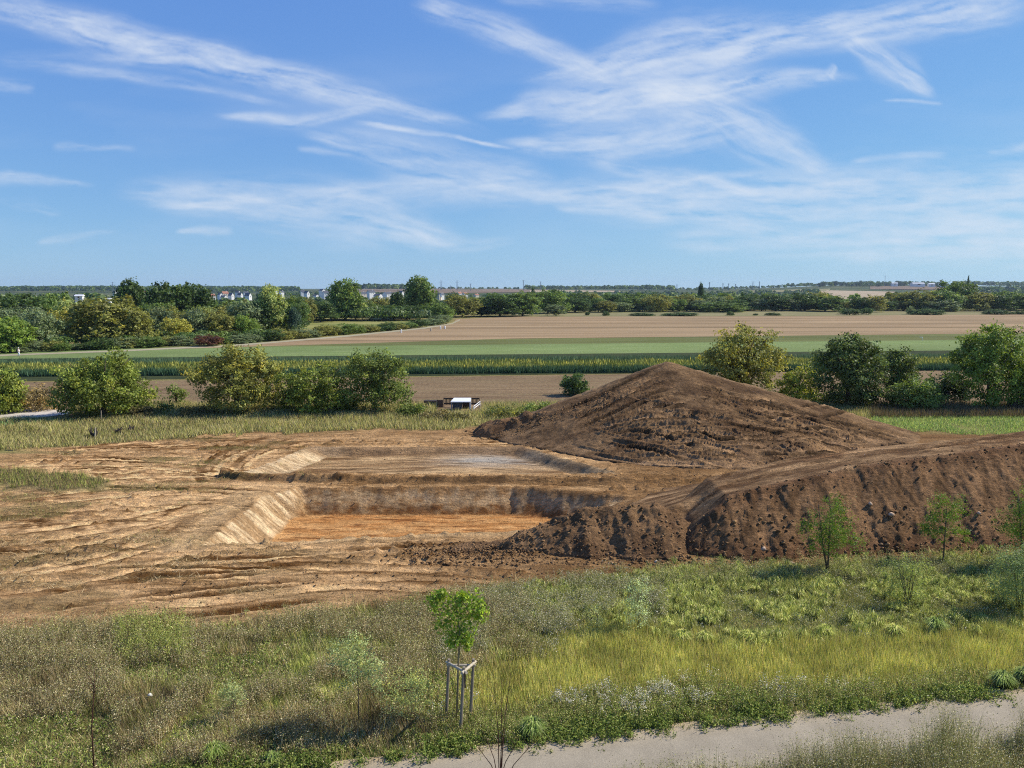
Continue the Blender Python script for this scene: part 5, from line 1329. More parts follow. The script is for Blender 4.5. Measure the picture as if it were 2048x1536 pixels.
# ------------------------------------------------------------------ small built things near the hedge
def hedge_things():
    yb = 77.0
    def at(px, py, yy=yb): a, b = D(px, py, yy); return a, b
    # white roofed shelter
    x0, zt = at(903, 798); x1, _ = at(940, 798); _, zr = at(903, 804.5)
    w = x1 - x0
    r = thing('shelter', 'small white roofed field shelter with dark sides', 'shelter', ((x0 + x1) / 2, yb, 0))
    mb = MB(); mb.add([(-w / 2 - .08, -.1, zr), (w / 2 + .05, -.1, zr), (w / 2 + .05, 1.3, zr + .18), (-w / 2 + .15, 1.3, zr + .18), (-w / 2 - .08, -.1, zr + .08), (w / 2 + .05, -.1, zr + .08), (w / 2 + .05, 1.3, zr + .27), (-w / 2 + .15, 1.3, zr + .27)], [(3, 2, 1, 0), (4, 5, 6, 7), (0, 1, 5, 4), (1, 2, 6, 5), (2, 3, 7, 6), (3, 0, 4, 7)])
    mb.build('roof', M['white'], r)
    for lx, ly in ((-w / 2, 0), (w / 2, 0), (w / 2, 1.2), (-w / 2 + .15, 1.2)):
        m2 = MB(); m2.box(lx - .05, lx + .05, ly - .05, ly + .05, -.1, zr - .002 if ly == 0 else zr + .15); m2.build('post', M['white'] if lx > 0 else M['steel'], r)
    m2 = MB(); m2.box(-w / 2 + .06, .12, .55, .60, 0, zr - .01); m2.build('side_panel', M['bluegrey'], r)
    m2 = MB(); m2.box(.125, w / 2 - .06, .9, .95, 0, zr); m2.build('back_panel', M['dark'], r)
    # pallet fence behind
    fx0, ft = at(887, 796, 79); fx1, _ = at(959, 796, 79)
    r = thing('picket_fence', 'dark brown picket fence behind the white shelter', 'fence', ((fx0 + fx1) / 2, 79, 0))
    L = (fx1 - fx0) / 2
    for nm, z0, z1 in (('top_rail', ft - .12, ft), ('bottom_rail', ft - .62, ft - .5)):
        m2 = MB(); m2.box(-L, L, -.03, .03, z0, z1); m2.build(nm, M['dark'], r)
    for k in range(27):
        t = -L + .03 + (2 * L - .06) * k / 26
        m2 = MB(); m2.box(t - .035, t + .035, .032, .055, .0 if k % 13 == 0 else ft - .7, ft - .02); m2.build('post' if k % 13 == 0 else 'picket', M['dark'], r)
    # green crate and brown panel
    gx0, gt = at(848, 801, 78); gx1, _ = at(874, 801, 78)
    r = thing('slatted_crate', 'dark green slatted crate left of the brown panel', 'crate', ((gx0 + gx1) / 2, 78, 0))
    gw = (gx1 - gx0) / 2
    m2 = MB(); m2.box(-gw, gw, -.5, .5, gt - .1, gt); m2.build('lid', M['dark'], r)
    for k in range(8):
        t = -gw + .06 + (2 * gw - .12) * k / 7
        m2 = MB(); m2.box(t - .06, t + .06, -.49, -.45, .02, gt - .102); m2.build('slat', M['greenpaint'] if 1 < k < 7 else M['brownwood'], r)
    m2 = MB(); m2.box(-gw + .02, gw - .02, -.44, .45, .02, gt - .104); m2.build('body', M['greenpaint'], r)
    bx0, bt = at(875, 800, 78.2); bx1, _ = at(886, 800, 78.2)
    r = thing('wood_panel', 'reddish brown wooden panel between the crate and the picket fence', 'panel', ((bx0 + bx1) / 2, 78.2, 0))
    bw = (bx1 - bx0) / 2
    m2 = MB(); m2.box(-bw, bw, -.03, .03, .1, bt); m2.build('board', M['brownwood'], r)
    m2 = MB(); m2.box(-bw - .06, -bw - .002, -.05, .05, -.1, bt + .05); m2.build('post', M['dark'], r)
    # white railing running towards the viewer
    r = thing('railing', 'white metal railing slanting down right of the shelter', 'railing', (0, 0, 0))
    a = at(960, 803, 78.4); b = at(947, 813, 76.4)
    for dz in (0, -.22):
        m2 = MB(); m2.tube([(a[0], 78.4, a[1] + dz), (b[0], 76.4, b[1] + dz)], .035, 8); m2.build('bar', M['white'], r)
    for (q, yy) in ((a, 78.4), (b, 76.4)):
        m2 = MB(); m2.tube([(q[0], yy, -.1), (q[0], yy, q[1])], .035, 8); m2.build('post', M['white'], r)
hedge_things()
def box_thing():
    x, y = G(2031, 822)
    r = thing('wooden_box', 'dark weathered wooden box under the biggest right hand tree', 'box', (x, y, 0))
    m2 = MB(); m2.box(-.6, .6, -.5, .5, 0, 1.1); m2.build('body', M['dark'], r)
    m2 = MB(); m2.box(-.66, .66, -.56, .56, 1.102, 1.17); m2.build('lid', M['stake'], r)
    for sx_ in (-.4, 0, .4):
        m2 = MB(); m2.box(sx_ - .09, sx_ + .09, -.53, -.502, .05, 1.08); m2.build('board', M['brownwood'], r)
box_thing()
def stump(px, base, label, n, h, pale):
    x, y = G(px, base); z = float(ground_z(np.array([x]), np.array([y]))[0])
    q = random.Random(px)
    r = thing('stump', label, 'stump', (x, y, z))
    mb = MB()
    for k in range(n):
        a = 6.28 * k / n; l = h * q.uniform(.6, 1.1)
        mb.tube([(.14 * math.cos(a), .14 * math.sin(a), -.1), (.20 * math.cos(a) + q.uniform(-.1, .1), .2 * math.sin(a), l * .6), (.28 * math.cos(a) + q.uniform(-.15, .15), .25 * math.sin(a), l)], [.09, .07, .02], 6)
    mb.tube([(0, 0, -.1), (0, 0, h * .45)], [.2, .16], 8)
    mb.build('wood', M['dark'], r, True)
    if pale:
        m2 = MB(); m2.tube([(.2, -.2, 0), (.24, -.2, h * .6), (.27, -.2, h * 1.15)], [.07, .06, .02], 6); m2.build('split_face', M['rail'], r)
stump(188, 876, 'split dark tree stump with one pale splinter in the grass', 7, .75, True)
stump(238, 866, 'broken dark stump right behind the splintered one', 6, .6, False)
stump(262, 862, 'thin forked dark stump, furthest right of the three', 3, .6, False)
x, y = G(203, 843)
r = thing('post', 'thin dark post standing in front of the tufted bush', 'post', (x, y, 0)); m2 = MB(); m2.tube([(0, 0, -.1), (.02, 0, 1.0)], .05, 8); m2.build('shaft', M['stake'], r); m2 = MB(); m2.tube([(.02, 0, 1.0), (.02, 0, 1.06)], [.055, .03], 8); m2.build('cap', M['dark'], r)
# white standpipe in the fields, white marker posts on the far track
x, y = G(1845, 681)
r = thing('standpipe', 'white bent water pipe standing between the green fields', 'pipe', (x, y, 0)); m2 = MB(); m2.tube([(0, 0, -.1), (0, 0, .62), (-.05, 0, .72), (-.18, 0, .76), (-.75, 0, .78)], .055, 8); m2.build('pipe', M['white'], r, True); m2 = MB(); m2.tube([(0, 0, 0), (0, 0, .08)], .12, 10); m2.build('foot', M['pale_steel'], r)
for a, b, h, lb in ((802.5, 666, 1.0, 'slim white marker post in front of the roadside hedge'), (881, 659, 1.0, 'left one of two white marker posts close to the field corner'), (890, 658, .9, 'right one of two white marker posts close to the field corner'), (862, 663, .9, 'pale tan marker post left of the two white posts')):
    x, y = G(a, b); m2 = MB(); m2.tube([(0, 0, -.1), (0, 0, h * .7)], .20, 8); m2.tube([(0, 0, h * .7), (0, 0, h)], [.2, .06], 8)
    o = m2.build('marker_post', M['white'] if 'white marker' in lb else M['rail'], None, False, (x, y, .05)); tag(o, lb, 'post')
# walker on the track at the wood's edge
def person(px, base):
    x, y = G(px, base)
    root = thing('person', 'person in white clothes walking on the track at the left edge of the wood', 'person', (x, y, .06), math.radians(15))
    H = 1.62
    J = [(0, 0, .52), (0, 0, .66), (0, 0.01, .80), (0, 0, .86), (.02, 0, .93), (.0, -.09, .79), (-.04, -.14, .66), (.06, -.13, .55), (0, .09, .79), (.05, .14, .66), (.12, .13, .56), (0, -.05, .50), (.09, -.055, .28), (.06, -.055, .03), (.13, -.06, .015), (0, .05, .50), (-.03, .055, .28), (-.13, .055, .05), (-.08, .06, .015)]
    E = [(0, 1), (1, 2), (2, 3), (3, 4), (2, 5), (5, 6), (6, 7), (2, 8), (8, 9), (9, 10), (0, 11), (11, 12), (12, 13), (13, 14), (0, 15), (15, 16), (16, 17), (17, 18)]
    R = [.085, .085, .085, .035, .06, .045, .035, .025, .045, .035, .025, .065, .045, .03, .025, .065, .045, .03, .025]
    me = bpy.data.meshes.new('body'); me.from_pydata([(a * H, b * H, c * H) for a, b, c in J], E, [])
    me.materials.append(M['skin'])
    o = link('body', me, root)
    o.modifiers.new('skin', 'SKIN'); o.modifiers.new('sub', 'SUBSURF').levels = 1
    for i, sv in enumerate(me.skin_vertices[0].data): sv.radius = (R[i] * H, R[i] * H); sv.use_root = i == 0
    mb = MB(); mb.tube([(0, 0, .48 * H), (0, 0, .6 * H), (0, .01, .72 * H), (0, 0, .83 * H)], [.155, .15, .165, .08], 12)
    mb.build('shirt', M['cloth'], root, True)
    mb = MB()
    for s, a, b in ((-1, .09, .06), (1, -.03, -.12)):
        mb.tube([(0, s * .05 * H, .50 * H), (a * H, s * .055 * H, .28 * H), (b * H, s * .055 * H, .06 * H)], [.12, .085, .06], 8)
    mb.build('trousers', M['cloth'], root, True)
    mb = MB(); mb.tube([(.02 * H - .02, 0, .925 * H), (.02 * H - .02, 0, .96 * H), (.02 * H - .01, 0, 1.0 * H)], [.11, .115, .05], 10); mb.build('cap', M['cloth'], root, True)
person(38, 714)

# ------------------------------------------------------------------ village, church, pylons
def house(px, base, wpx, hpx, y, roof, wall, gable, label, rz):
    x, _ = D(px, base, y); zb = D(px, base, y)[1]
    w = wpx / F * y; h = hpx / F * y
    zg = float(hill(x, y))
    r = thing('house', label, 'house', (x, y, zb), rz, 'houses of the village')
    d = w * (1.5 if gable else .8)
    eave = h * .52
    mb = MB(); mb.box(-w / 2, w / 2, 0, d, min(zg - zb, 0) - 1, eave)
    if gable: mb.add([(-w / 2, 0, eave), (w / 2, 0, eave), (0, 0, h - .05), (-w / 2, d, eave), (w / 2, d, eave), (0, d, h - .05)], [(0, 1, 2), (5, 4, 3)])
    else: mb.add([(-w / 2, 0, eave), (-w / 2, d, eave), (-w / 2, d / 2, h - .05), (w / 2, 0, eave), (w / 2, d, eave), (w / 2, d / 2, h - .05)], [(0, 2, 1), (3, 4, 5)])
    mb.build('wall', M[wall], r)
    mb = MB(); o = .25; t = .2
    if gable:
        for s in (-1, 1):
            mb.add([(s * (w / 2 + o), -o, eave - .15), (s * (w / 2 + o), d + o, eave - .15), (0, d + o, h), (0, -o, h), (s * (w / 2 + o), -o, eave - .15 + t), (s * (w / 2 + o), d + o, eave - .15 + t), (0, d + o, h + t), (0, -o, h + t)], [(0, 1, 2, 3), (4, 7, 6, 5), (0, 3, 7, 4), (1, 5, 6, 2), (0, 4, 5, 1)])
    else:
        for s in (0, 1):
            y0 = -o if s == 0 else d + o
            mb.add([(-w / 2 - o, y0, eave - .15), (w / 2 + o, y0, eave - .15), (w / 2 + o, d / 2, h), (-w / 2 - o, d / 2, h), (-w / 2 - o, y0, eave - .15 + t), (w / 2 + o, y0, eave - .15 + t), (w / 2 + o, d / 2, h + t), (-w / 2 - o, d / 2, h + t)], [(0, 1, 2, 3), (4, 7, 6, 5), (0, 4, 5, 1), (1, 5, 6, 2), (0, 3, 7, 4)])
    rf = mb.build('roof', M[roof], r)
    if not gable:
        m2 = MB(); m2.box(w * .25, w * .25 + .7, d / 2 - .3, d / 2 + .3, h - .4, h + 1.0); m2.build('chimney', M['plaster'], rf)
        for k in (-.28, .1):
            m2 = MB(); m2.box(w * k, w * k + 1.1, -.06, -.003, eave * .35, eave * .75); m2.build('window', M['slate'], r)
    else:
        m2 = MB(); m2.box(-.6, .6, -.06, -.003, eave * .55, eave * .95); m2.build('window', M['slate'], r)
HS = [  # px, base, width, height, gable, roof, wall
 (427, 597, 9, 9, 0, 'tile', 'plaster', 'white house with a red roof at the left end of the village row'), (443, 594, 7, 8, 1, 'slate', 'plaster', 'steep white gable just right of the red roofed house'),
 (452, 592, 12, 9, 0, 'tile', 'cream', 'cream house with a red brown roof in the upper village row'), (452, 598, 8, 7, 1, 'slate', 'plaster', 'low white gable below the cream red roofed house'),
 (466, 597, 7, 11, 1, 'slate', 'plaster', 'tallest white gable with a dark roof left of centre in the village'), (484, 596, 6, 11, 1, 'slate', 'plaster', 'narrow white gable right of the tallest one'),
 (479, 588, 6, 6, 1, 'slate', 'plaster', 'small white gable on the upper slope'), (493, 589, 9, 6, 0, 'slate', 'plaster', 'white long house on the upper slope'),
 (501, 598, 8, 12, 1, 'slate', 'plaster', 'big white gable at the right end of the row'), (484, 605, 15, 6, 0, 'tile', 'cream', 'low wide red tiled house in front of the gables'),
 (553, 586, 6, 5, 1, 'slate', 'plaster', 'small white gable left of the light poplar top'), (565, 587, 8, 5, 0, 'slate', 'plaster', 'white house peeping right of the light poplar top'),
 (606, 587, 7, 7, 0, 'slate', 'plaster', 'dark roofed white house left of the isolated white gable'), (617, 592, 7, 10, 1, 'slate', 'plaster', 'isolated bright white gable among trees'),
 (635, 594, 7, 5, 1, 'slate', 'plaster', 'low white gable right of the isolated bright one'), (648, 585, 8, 7, 1, 'slate', 'plaster', 'white gable just left of the big tall poplar'),
 (655, 591, 14, 9, 0, 'slate', 'plaster', 'wide white house beside the big tall poplar'), (660, 597, 10, 6, 0, 'slate', 'cream', 'cream house below the wide white house'),
 (727, 592, 16, 8, 0, 'slate', 'cream', 'long slate roofed house right of the big poplar'), (745, 589, 14, 8, 0, 'slate', 'plaster', 'slate roofed house, second right of the big poplar'),
 (762, 595, 10, 7, 1, 'slate', 'plaster', 'white gabled house in the middle of the slate roofs'), (781, 593, 18, 9, 0, 'slate', 'plaster', 'wide slate roofed house left of the dark conical poplar'),
 (806, 590, 6, 8, 1, 'slate', 'plaster', 'white house between the dark poplar and the tallest poplar'), (886, 592, 7, 6, 0, 'slate', 'plaster', 'white house just right of the church'),
 (921, 590, 9, 6, 0, 'tile', 'plaster', 'white house with red tiles right of the church, left one of two'), (932, 590, 8, 5, 0, 'tile', 'plaster', 'white house with red tiles right of the church, right one of two'),
 (955, 592, 9, 4, 0, 'tile', 'cream', 'low red roofed house furthest right of the church'),
 (293, 590, 8, 7, 0, 'tile', 'plaster', 'white house left of the tall dark pair'), (300, 594, 7, 5, 1, 'slate', 'plaster', 'small white gable left of the tall dark pair'), (232, 588, 5, 6, 1, 'slate', 'plaster', 'tiny white gable left of the tall dark tree')]
for i, (a, b, w, h, g, rf, wl, lb) in enumerate(HS):
    yv = 1380 if a < 700 else 1290
    house(a, b, w, h, yv - (b - 590) * 12, rf, wl, g, lb, rr.uniform(.45, .9) if not g else rr.uniform(.75, 1.15))
def barn(px, base, w, h, y, label, roof='white', wall='cream', name='barn'):
    x, zb = D(px, base, y); ww, hh = w / F * y, h / F * y; zg = float(hill(x, y))
    r = thing(name, label, name, (x, y, zb))
    m2 = MB(); m2.box(-ww / 2, ww / 2, 0, ww * .5, min(zg - zb, 0) - 1, hh * .55); m2.build('wall', M[wall], r)
    m2 = MB(); m2.add([(-ww / 2 - .3, -.4, hh * .55 + .01), (ww / 2 + .3, -.4, hh * .55 + .01), (ww / 2 + .3, ww * .25, hh), (-ww / 2 - .3, ww * .25, hh), (-ww / 2 - .3, ww * .5 + .4, hh * .55 + .01), (ww / 2 + .3, ww * .5 + .4, hh * .55 + .01)], [(0, 1, 2, 3), (3, 2, 5, 4), (0, 3, 4), (1, 5, 2), (0, 4, 5, 1)]); m2.build('roof', M[roof], r)
    m2 = MB(); m2.box(-ww * .12, ww * .12, -.08, -.003, 0, hh * .42); m2.build('door', M['brownwood'], r)
barn(1137, 607, 15, 11, 440, 'barn with a bright white roof in a gap of the far wood', 'white', 'brownwood')
barn(157, 596, 15, 7, 420, 'flat white roofed building at the left above the wood', 'white', 'plaster')
barn(216, 602, 10, 6, 420, 'small white roofed building right of the flat one', 'white', 'plaster')
barn(1063, 597, 9, 5, 560, 'small white building between crowns left of the barn', 'white', 'plaster')
for a, b, w, h, lb in ((1790, 569, 12, 4, 'grey hall left of the hilltop trees'), (1838, 570, 24, 5, 'long pale hall on the hilltop'), (1864, 571, 12, 5, 'white hall right of the long pale hall'), (1888, 571, 16, 5, 'white hall furthest right on the hilltop')):
    barn(a, b, w, h, 2250, lb, 'pale_steel', 'plaster', 'hall')
def church():
    y = 1200; s = y / F
    x, zt = D(876, 577, y); zs = D(876, 590, y)[1]; zb = float(hill(x, y))
    r = thing('church', 'stone church tower with a dark pointed spire behind the poplars', 'church', (x, y, zb))
    h1 = zs - zb; h2 = zt - zb; w = 2.3
    m2 = MB(); m2.box(-w, w, -w, w, -1, h1); m2.build('tower', M['stonewall'], r)
    m2 = MB(); m2.box(-w - .3, w + .3, -w - .3, w + .3, h1 + .002, h1 + .5); m2.build('cornice', M['stonewall'], r)
    m2 = MB(); e = w + .2; m2.add([(-e, -e, h1 + .502), (e, -e, h1 + .502), (e, e, h1 + .502), (-e, e, h1 + .502), (-e * .3, -e * .3, h1 + 3.6), (e * .3, -e * .3, h1 + 3.6), (e * .3, e * .3, h1 + 3.6), (-e * .3, e * .3, h1 + 3.6), (0, 0, h2 + 1)], [(3, 2, 1, 0), (0, 1, 5, 4), (1, 2, 6, 5), (2, 3, 7, 6), (3, 0, 4, 7), (4, 5, 8), (5, 6, 8), (6, 7, 8), (7, 4, 8)]); m2.build('spire', M['slate'], r)
    m2 = MB(); m2.box(-.55, .55, -w - .06, -w - .003, h1 - 6.5, h1 - 1.2); m2.build('belfry_opening', M['slate'], r)
    m2 = MB(); m2.box(-4, 4, 2.32, 20, -1, 6); m2.build('nave', M['stonewall'], r)
    m2 = MB(); m2.add([(-4.3, 2.35, 6.002), (4.3, 2.35, 6.002), (4.3, 20.2, 6.002), (-4.3, 20.2, 6.002), (0, 2.35, 9.5), (0, 20.2, 9.5)], [(3, 2, 1, 0), (0, 1, 4), (2, 3, 5), (1, 2, 5, 4), (3, 0, 4, 5)]); m2.build('nave_roof', M['slate'], r)
church()
PY_ = [(882, 561, 574, 'steel'), (914, 561, 576, 'steel'), (901, 571, 582, 'pale_steel'), (918, 574, 582, 'pale_steel'), (941, 567, 574, 'steel'), (1047, 560, 578, 'steel'), (1081, 563, 579, 'steel'), (1354, 569, 577, 'steel'), (1419, 564, 578, 'steel'), (1446, 566, 578, 'steel'), (1457, 567, 578, 'steel'), (1471, 568, 578, 'steel'), (1506, 563, 581, 'steel'), (1519, 563, 577, 'steel'), (225, 564, 590, 'steel')]
PLB = ['left one of two thin pylons above the church field', 'right one of two thin pylons above the church field', 'pale pole in front of the brown hill field, left one', 'pale pole in front of the brown hill field, right one', 'very small pylon between the church field and the centre', 'taller pylon right of the brown hill field', 'second pylon right of the brown hill field', 'small pylon left of the single slender poplar', 'pylon just right of the single slender poplar', 'thin pylon, second right of the slender poplar', 'thin pylon, third right of the slender poplar', 'thin pylon, fourth right of the slender poplar', 'biggest lattice pylon on the right horizon', 'slim pylon beside the biggest lattice pylon', 'dark mast behind the left wood']
for (a, t, b, mt), lb in zip(PY_, PLB):
    y = 2300 if a > 300 else 1900
    x, zt = D(a, t, y); zb = min(float(hill(x, y)), D(a, b, y)[1]); h = zt - zb
    r = thing('pylon', lb, 'pylon', (x, y, zb), .3, 'pylons on the horizon')
    m2 = MB()
    for sx_, sy_ in ((-1, -1), (1, -1), (1, 1), (-1, 1)):
        m2.tube([(sx_ * h * .05, sy_ * h * .05, -1), (sx_ * .35, sy_ * .35, h)], [.28, .18], 4)
    for k in range(6):
        z0, z1 = h * k / 6, h * (k + 1) / 6; w0, w1 = h * .05 * (1 - k / 6) + .35 * k / 6, h * .05 * (1 - (k + 1) / 6) + .35 * (k + 1) / 6
        m2.tube([(-w0, -w0, z0), (w1, -w1, z1)], .12, 3); m2.tube([(w0, w0, z0), (-w1, w1, z1)], .12, 3)
    m2.build('mast', M[mt], r)
    for z_, l in ((.95, .14), (.82, .19)):
        m2 = MB(); m2.tube([(-h * l, 0, h * z_), (0, 0, h * z_ + .4), (h * l, 0, h * z_)], .22, 4); m2.build('crossarm', M[mt], r)
x, zt = D(1770.5, 551, 2250); zb = float(hill(x, 2250))
r = thing('antenna_mast', 'single tall antenna mast on the right hilltop', 'mast', (x, 2250, zb)); m2 = MB(); m2.tube([(0, 0, -1), (0, 0, zt - zb)], [.6, .35], 6); m2.build('pole', M['steel'], r); m2 = MB(); m2.tube([(0, 0, (zt - zb) * .86), (0, 0, (zt - zb) * .93)], .9, 8); m2.build('antenna', M['pale_steel'], r)
for i in range(26):                           # trees one can tell apart on the right hilltop
    a = 1640 + i * 10 + rr.uniform(-4, 4)
    if 1835 < a < 1850: continue
    yy = 2280 + rr.uniform(-20, 60)
    x = (a - 1024) / F * yy
    zb = float(hill(x, yy)); hh = rr.uniform(10, 17); tp = proj(x, yy, zb + hh)[1]
    wood_tree(a, tp, rr.uniform(9, 17), yy, 'round', rr.choice(['dark', 'blue', 'mid']), f'dark rounded tree on the right hilltop skyline, number {i + 1} from the left', 'hilltop trees on the right')

# ------------------------------------------------------------------ air
m, nt = new_mat('haze_air')
pv = N(nt, 'ShaderNodeVolumePrincipled'); pv.inputs['Density'].default_value = .00006
pv.inputs['Color'].default_value = (.62, .80, 1, 1); pv.inputs['Anisotropy'].default_value = .2
o = N(nt, 'ShaderNodeOutputMaterial'); nt.links.new(pv.outputs[0], o.inputs['Volume'])
mb = MB(); mb.box(-5300, 5300, -70, 6300, -14, 75)
tag(mb.build('haze', m), 'thin pale haze over the land', 'haze', kind='stuff')

# ------------------------------------------------------------------ sky and sun
w = bpy.data.worlds.new('World'); S.world = w; w.use_nodes = True
nt = w.node_tree; nt.nodes.clear()
out = N(nt, 'ShaderNodeOutputWorld'); bg = N(nt, 'ShaderNodeBackground')
sky = N(nt, 'ShaderNodeTexSky', sky_type='NISHITA', sun_disc=False)
sky.sun_elevation = SUN_EL
sky.sun_rotation = math.radians(90) - SUN_AZ          # clockwise from +Y
sky.altitude = 300; sky.air_density = 1.0; sky.dust_density = .0; sky.ozone_density = 3.5
SKY_STR = .10
CLOUD = (.80, .88, 1.0); CLOUD_STR = .66
sc_ = N(nt, 'ShaderNodeSeparateColor'); nt.links.new(sky.outputs[0], sc_.inputs[0])
cb_ = N(nt, 'ShaderNodeCombineColor')
for i_, (a_, g_) in enumerate(((.81, .62), (1.35, .575), (3.73, .232))):      # a clear, evenly deep blue
    nt.links.new(mathn(nt, 'MULTIPLY', mathn(nt, 'POWER', sc_.outputs[i_], g_), a_), cb_.inputs[i_])
nt.links.new(cb_.outputs[0], bg.inputs[0]); bg.inputs[1].default_value = SKY_STR
nt.links.new(bg.outputs[0], out.inputs[0])
w.cycles.sampling_method = 'MANUAL'; w.cycles.sample_map_resolution = 512
# cirrus: a thin veil far above and beyond the land; its density is worked out per vertex
gx, gy = np.arange(-420, 2480, 3.0), np.concatenate([np.arange(-420, 0, 6.0), np.arange(0, 571, 3.0)])
CX, CY = np.meshgrid(gx, gy)
wpx = (fbm(CX / 150, CY / 60, 5, 501) - .5); wpy = (fbm(CX / 170, CY / 70, 5, 502) - .5)
QX, QY = CX + wpx * 44, CY + wpy * 24
ACC = np.zeros_like(CX)
WISP = np.clip((fbm(QX / 60, QY / 22, 6, 511, .62) - .3) * 2.4, 0, 1.4)
_sn = [600]
def streak(pts, k, skew=.5, grain=1.0, soft=0.0):
    """pts: (px, py, half width) along one streak of cirrus; fibres lean by skew"""
    _sn[0] += 3
    best = np.full(CX.shape, 9e9); cum = 0.0; bt = np.zeros_like(CX); bs = np.zeros_like(CX); bw = np.ones_like(CX)
    tot = sum(math.hypot(b[0] - a[0], b[1] - a[1]) for a, b in zip(pts, pts[1:]))
    for (x0, y0, w0), (x1, y1, w1) in zip(pts, pts[1:]):
        dx, dy = x1 - x0, y1 - y0; l = math.hypot(dx, dy)
        t = np.clip(((QX - x0) * dx + (QY - y0) * dy) / l / l, 0, 1)
        ex, ey = QX - x0 - dx * t, QY - y0 - dy * t
        d = np.hypot(ex, ey)
        sg = np.sign((QX - x0) * dy - (QY - y0) * dx)
        m_ = d < best
        best = np.where(m_, d, best); bt = np.where(m_, (cum + t * l), bt); bs = np.where(m_, d * sg, bs); bw = np.where(m_, w0 + (w1 - w0) * t, bw)
        cum += l
    e = bs / (bw * 1.55)
    prof = np.exp(-np.abs(e) ** 2.6 * 2.0)
    fib = fbm((bt + bs * skew * 2) / (100 * grain), (bs - bt * .05) / (13 * grain), 6, _sn[0], .60)
    big = fbm(bt / 190, bs / 60, 3, _sn[0] + 1)
    tex = np.clip((fib - .20) * 1.65, 0, 1.3) * (.55 + .9 * np.clip(big, 0, 1)) * (.75 + .5 * WISP)
    tex = tex * (1 - soft) + soft * (.55 + .5 * (fib - .5))
    ends = sstep(0, .16, bt / tot) * sstep(1.0, .84, bt / tot)
    ACC[...] += k * 1.22 * prof * tex * ends
streak([(-120, -15, 24), (300, 95, 26), (560, 150, 25), (760, 205, 19), (930, 250, 10), (1010, 274, 4)], .80)
streak([(820, -12, 18), (1000, 60, 22), (1130, 115, 18), (1250, 172, 9)], .62)
streak([(2120, -10, 30), (1850, 35, 32), (1600, 72, 26), (1380, 92, 46), (1220, 128, 28), (1020, 174, 5)], .95)
streak([(1620, 84, 8), (1420, 118, 18), (1230, 146, 14)], .6)
streak([(1750, 148, 4), (1560, 164, 16), (1360, 184, 34), (1150, 208, 30), (930, 233, 4)], .85)
streak([(985, 288, 6), (1200, 292, 26), (1400, 270, 24), (1540, 248, 8)], .75)
streak([(1060, 250, 20), (1250, 248, 50), (1420, 235, 30)], .35)
streak([(1280, 160, 30), (1420, 222, 40), (1520, 275, 34), (1660, 352, 16)], .62)
streak([(1690, 66, 8), (1770, 112, 26), (1820, 150, 26), (1868, 196, 5)], .72)
streak([(1770, 199, 3), (1880, 204, 3)], .4)
streak([(210, 378, 14), (450, 395, 34), (700, 428, 46), (950, 485, 12)], .55)
streak([(250, 412, 6), (480, 402, 14), (900, 380, 26), (1150, 372, 22)], .45)
streak([(590, 258, 10), (760, 300, 30), (900, 340, 44), (1130, 384, 30)], .48)
streak([(420, 225, 3), (600, 243, 11), (770, 208, 5)], .55)
streak([(690, 238, 4), (860, 268, 4), (1045, 301, 2)], .75)
streak([(60, 130, 8), (230, 146, 10), (420, 182, 7), (600, 217, 4)], .36)
streak([(-20, 120, 12), (140, 118, 14), (290, 118, 8)], .2)
streak([(-40, 165, 18), (80, 172, 10)], .3)
streak([(-90, 366, 10), (20, 356, 14), (95, 364, 10), (190, 372, 4)], .36)
streak([(-10, 404, 3), (60, 414, 7), (130, 426, 4)], .36)
streak([(110, 290, 6), (270, 295, 4)], .5)
streak([(70, 486, 4), (130, 478, 8), (240, 464, 3)], .36)
streak([(350, 466, 3), (420, 464, 7), (470, 460, 7)], .38)
streak([(1050, 388, 22), (1400, 405, 48), (1750, 425, 72), (2250, 420, 88)], .62)
streak([(1300, 480, 18), (1700, 482, 34), (2250, 486, 40)], .35)
streak([(1500, 370, 14), (1800, 372, 26), (2200, 378, 24)], .4)
streak([(1170, 320, 8), (1360, 352, 15), (1540, 388, 6)], .5)
streak([(1020, 398, 16), (1260, 376, 14), (1560, 338, 3)], .5)
streak([(1110, 416, 6), (1340, 436, 8)], .4)
streak([(980, -4, 8), (1340, 22, 14)], .3)
streak([(1655, 160, 10), (1672, 130, 6)], .5)
streak([(1975, 302, 6), (2080, 286, 8)], .5)
streak([(1690, 322, 5), (1910, 310, 6)], .35)
streak([(585, 300, 4), (630, 303, 6), (700, 309, 3)], .3)
streak([(760, 470, 10), (950, 488, 12), (1030, 482, 4)], .4)

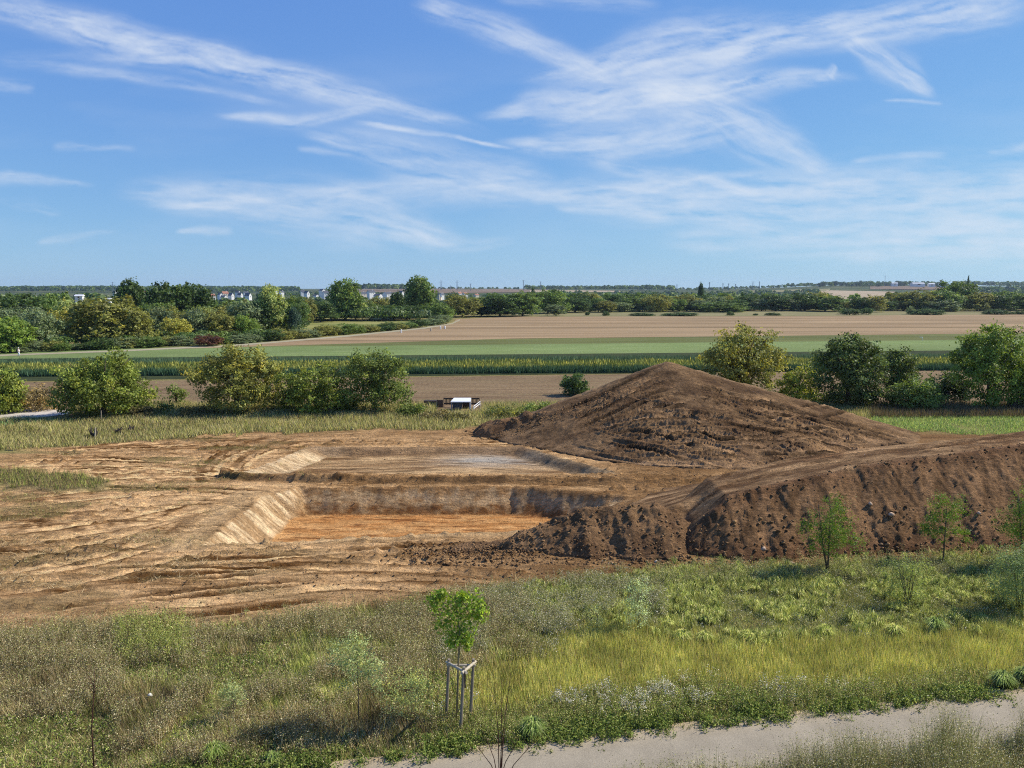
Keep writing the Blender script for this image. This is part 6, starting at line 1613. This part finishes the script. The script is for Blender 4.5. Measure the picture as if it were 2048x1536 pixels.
veil = np.clip((fbm(CX / 420, CY / 110, 5, 701) - .47) * 1.6, 0, 1) * .22 * sstep(60, 220, CY) * sstep(560, 480, CY)
dens = 1 - np.exp(-(ACC + veil) * 1.15)
fade = sstep(-420, -260, CX) * sstep(2480, 2320, CX) * sstep(-420, -200, CY) * sstep(570, 530, CY)
dens = np.clip(dens * fade, 0, .93)
R_SKY = 9500.0
dd_ = np.stack([(CX - 1024) / F + 0 * CY, CP - (CY - 768) / F * SP, -SP - (CY - 768) / F * CP], -1)
dd_ = unit(dd_) * R_SKY + np.array([0, 0, CAMH])
ii = np.arange(CX.size).reshape(CX.shape)
q = np.stack([ii[:-1, :-1], ii[1:, :-1], ii[1:, 1:], ii[:-1, 1:]], -1).reshape(-1, 4)
m, nt = new_mat('cirrus')
at = N(nt, 'ShaderNodeAttribute', attribute_name='col')
em = N(nt, 'ShaderNodeEmission'); em.inputs[0].default_value = (*CLOUD, 1); em.inputs[1].default_value = CLOUD_STR
tp = N(nt, 'ShaderNodeBsdfTransparent'); mx = N(nt, 'ShaderNodeMixShader')
nt.links.new(at.outputs['Fac'], mx.inputs[0]); nt.links.new(tp.outputs[0], mx.inputs[1]); nt.links.new(em.outputs[0], mx.inputs[2])
o = N(nt, 'ShaderNodeOutputMaterial'); nt.links.new(mx.outputs[0], o.inputs[0])
m.cycles.emission_sampling = 'NONE'
tag(link('sky', make_mesh('sky', dd_.reshape(-1, 3), q, m, np.repeat(dens.reshape(-1, 1), 3, 1), True)), 'streaks of thin white cirrus and spread contrails across the blue sky', 'sky', kind='structure')
sl_ = bpy.data.lights.new('sun', 'SUN'); sl_.energy = 4.5; sl_.angle = math.radians(.53); sl_.color = (1.0, .93, .82)
so = bpy.data.objects.new('sun', sl_); COL.objects.link(so)
dirv = Vector((math.cos(SUN_EL) * math.cos(SUN_AZ), math.cos(SUN_EL) * math.sin(SUN_AZ), math.sin(SUN_EL)))
so.rotation_euler = dirv.to_track_quat('Z', 'Y').to_euler()
so.location = (60, 40, 80)

# ------------------------------------------------------------------ camera and render settings
cam = bpy.data.cameras.new('camera'); co = bpy.data.objects.new('camera', cam); COL.objects.link(co)
cam.sensor_fit = 'HORIZONTAL'; cam.sensor_width = 36; cam.lens = 36 * F / 2048
cam.clip_start = .1; cam.clip_end = 20000
co.location = (0, 0, CAMH); co.rotation_euler = (math.pi / 2 - PITCH, 0, 0)
S.camera = co
S.view_settings.view_transform = 'Standard'; S.view_settings.look = 'None'; S.view_settings.gamma = 1; S.view_settings.exposure = .45
S.render.engine = 'CYCLES'
S.cycles.max_bounces = 4; S.cycles.diffuse_bounces = 2; S.cycles.transmission_bounces = 3; S.cycles.volume_bounces = 0
S.cycles.transparent_max_bounces = 8
S.cycles.use_denoising = False; S.cycles.filter_width = 1.1
S.cycles.sample_clamp_indirect = 4
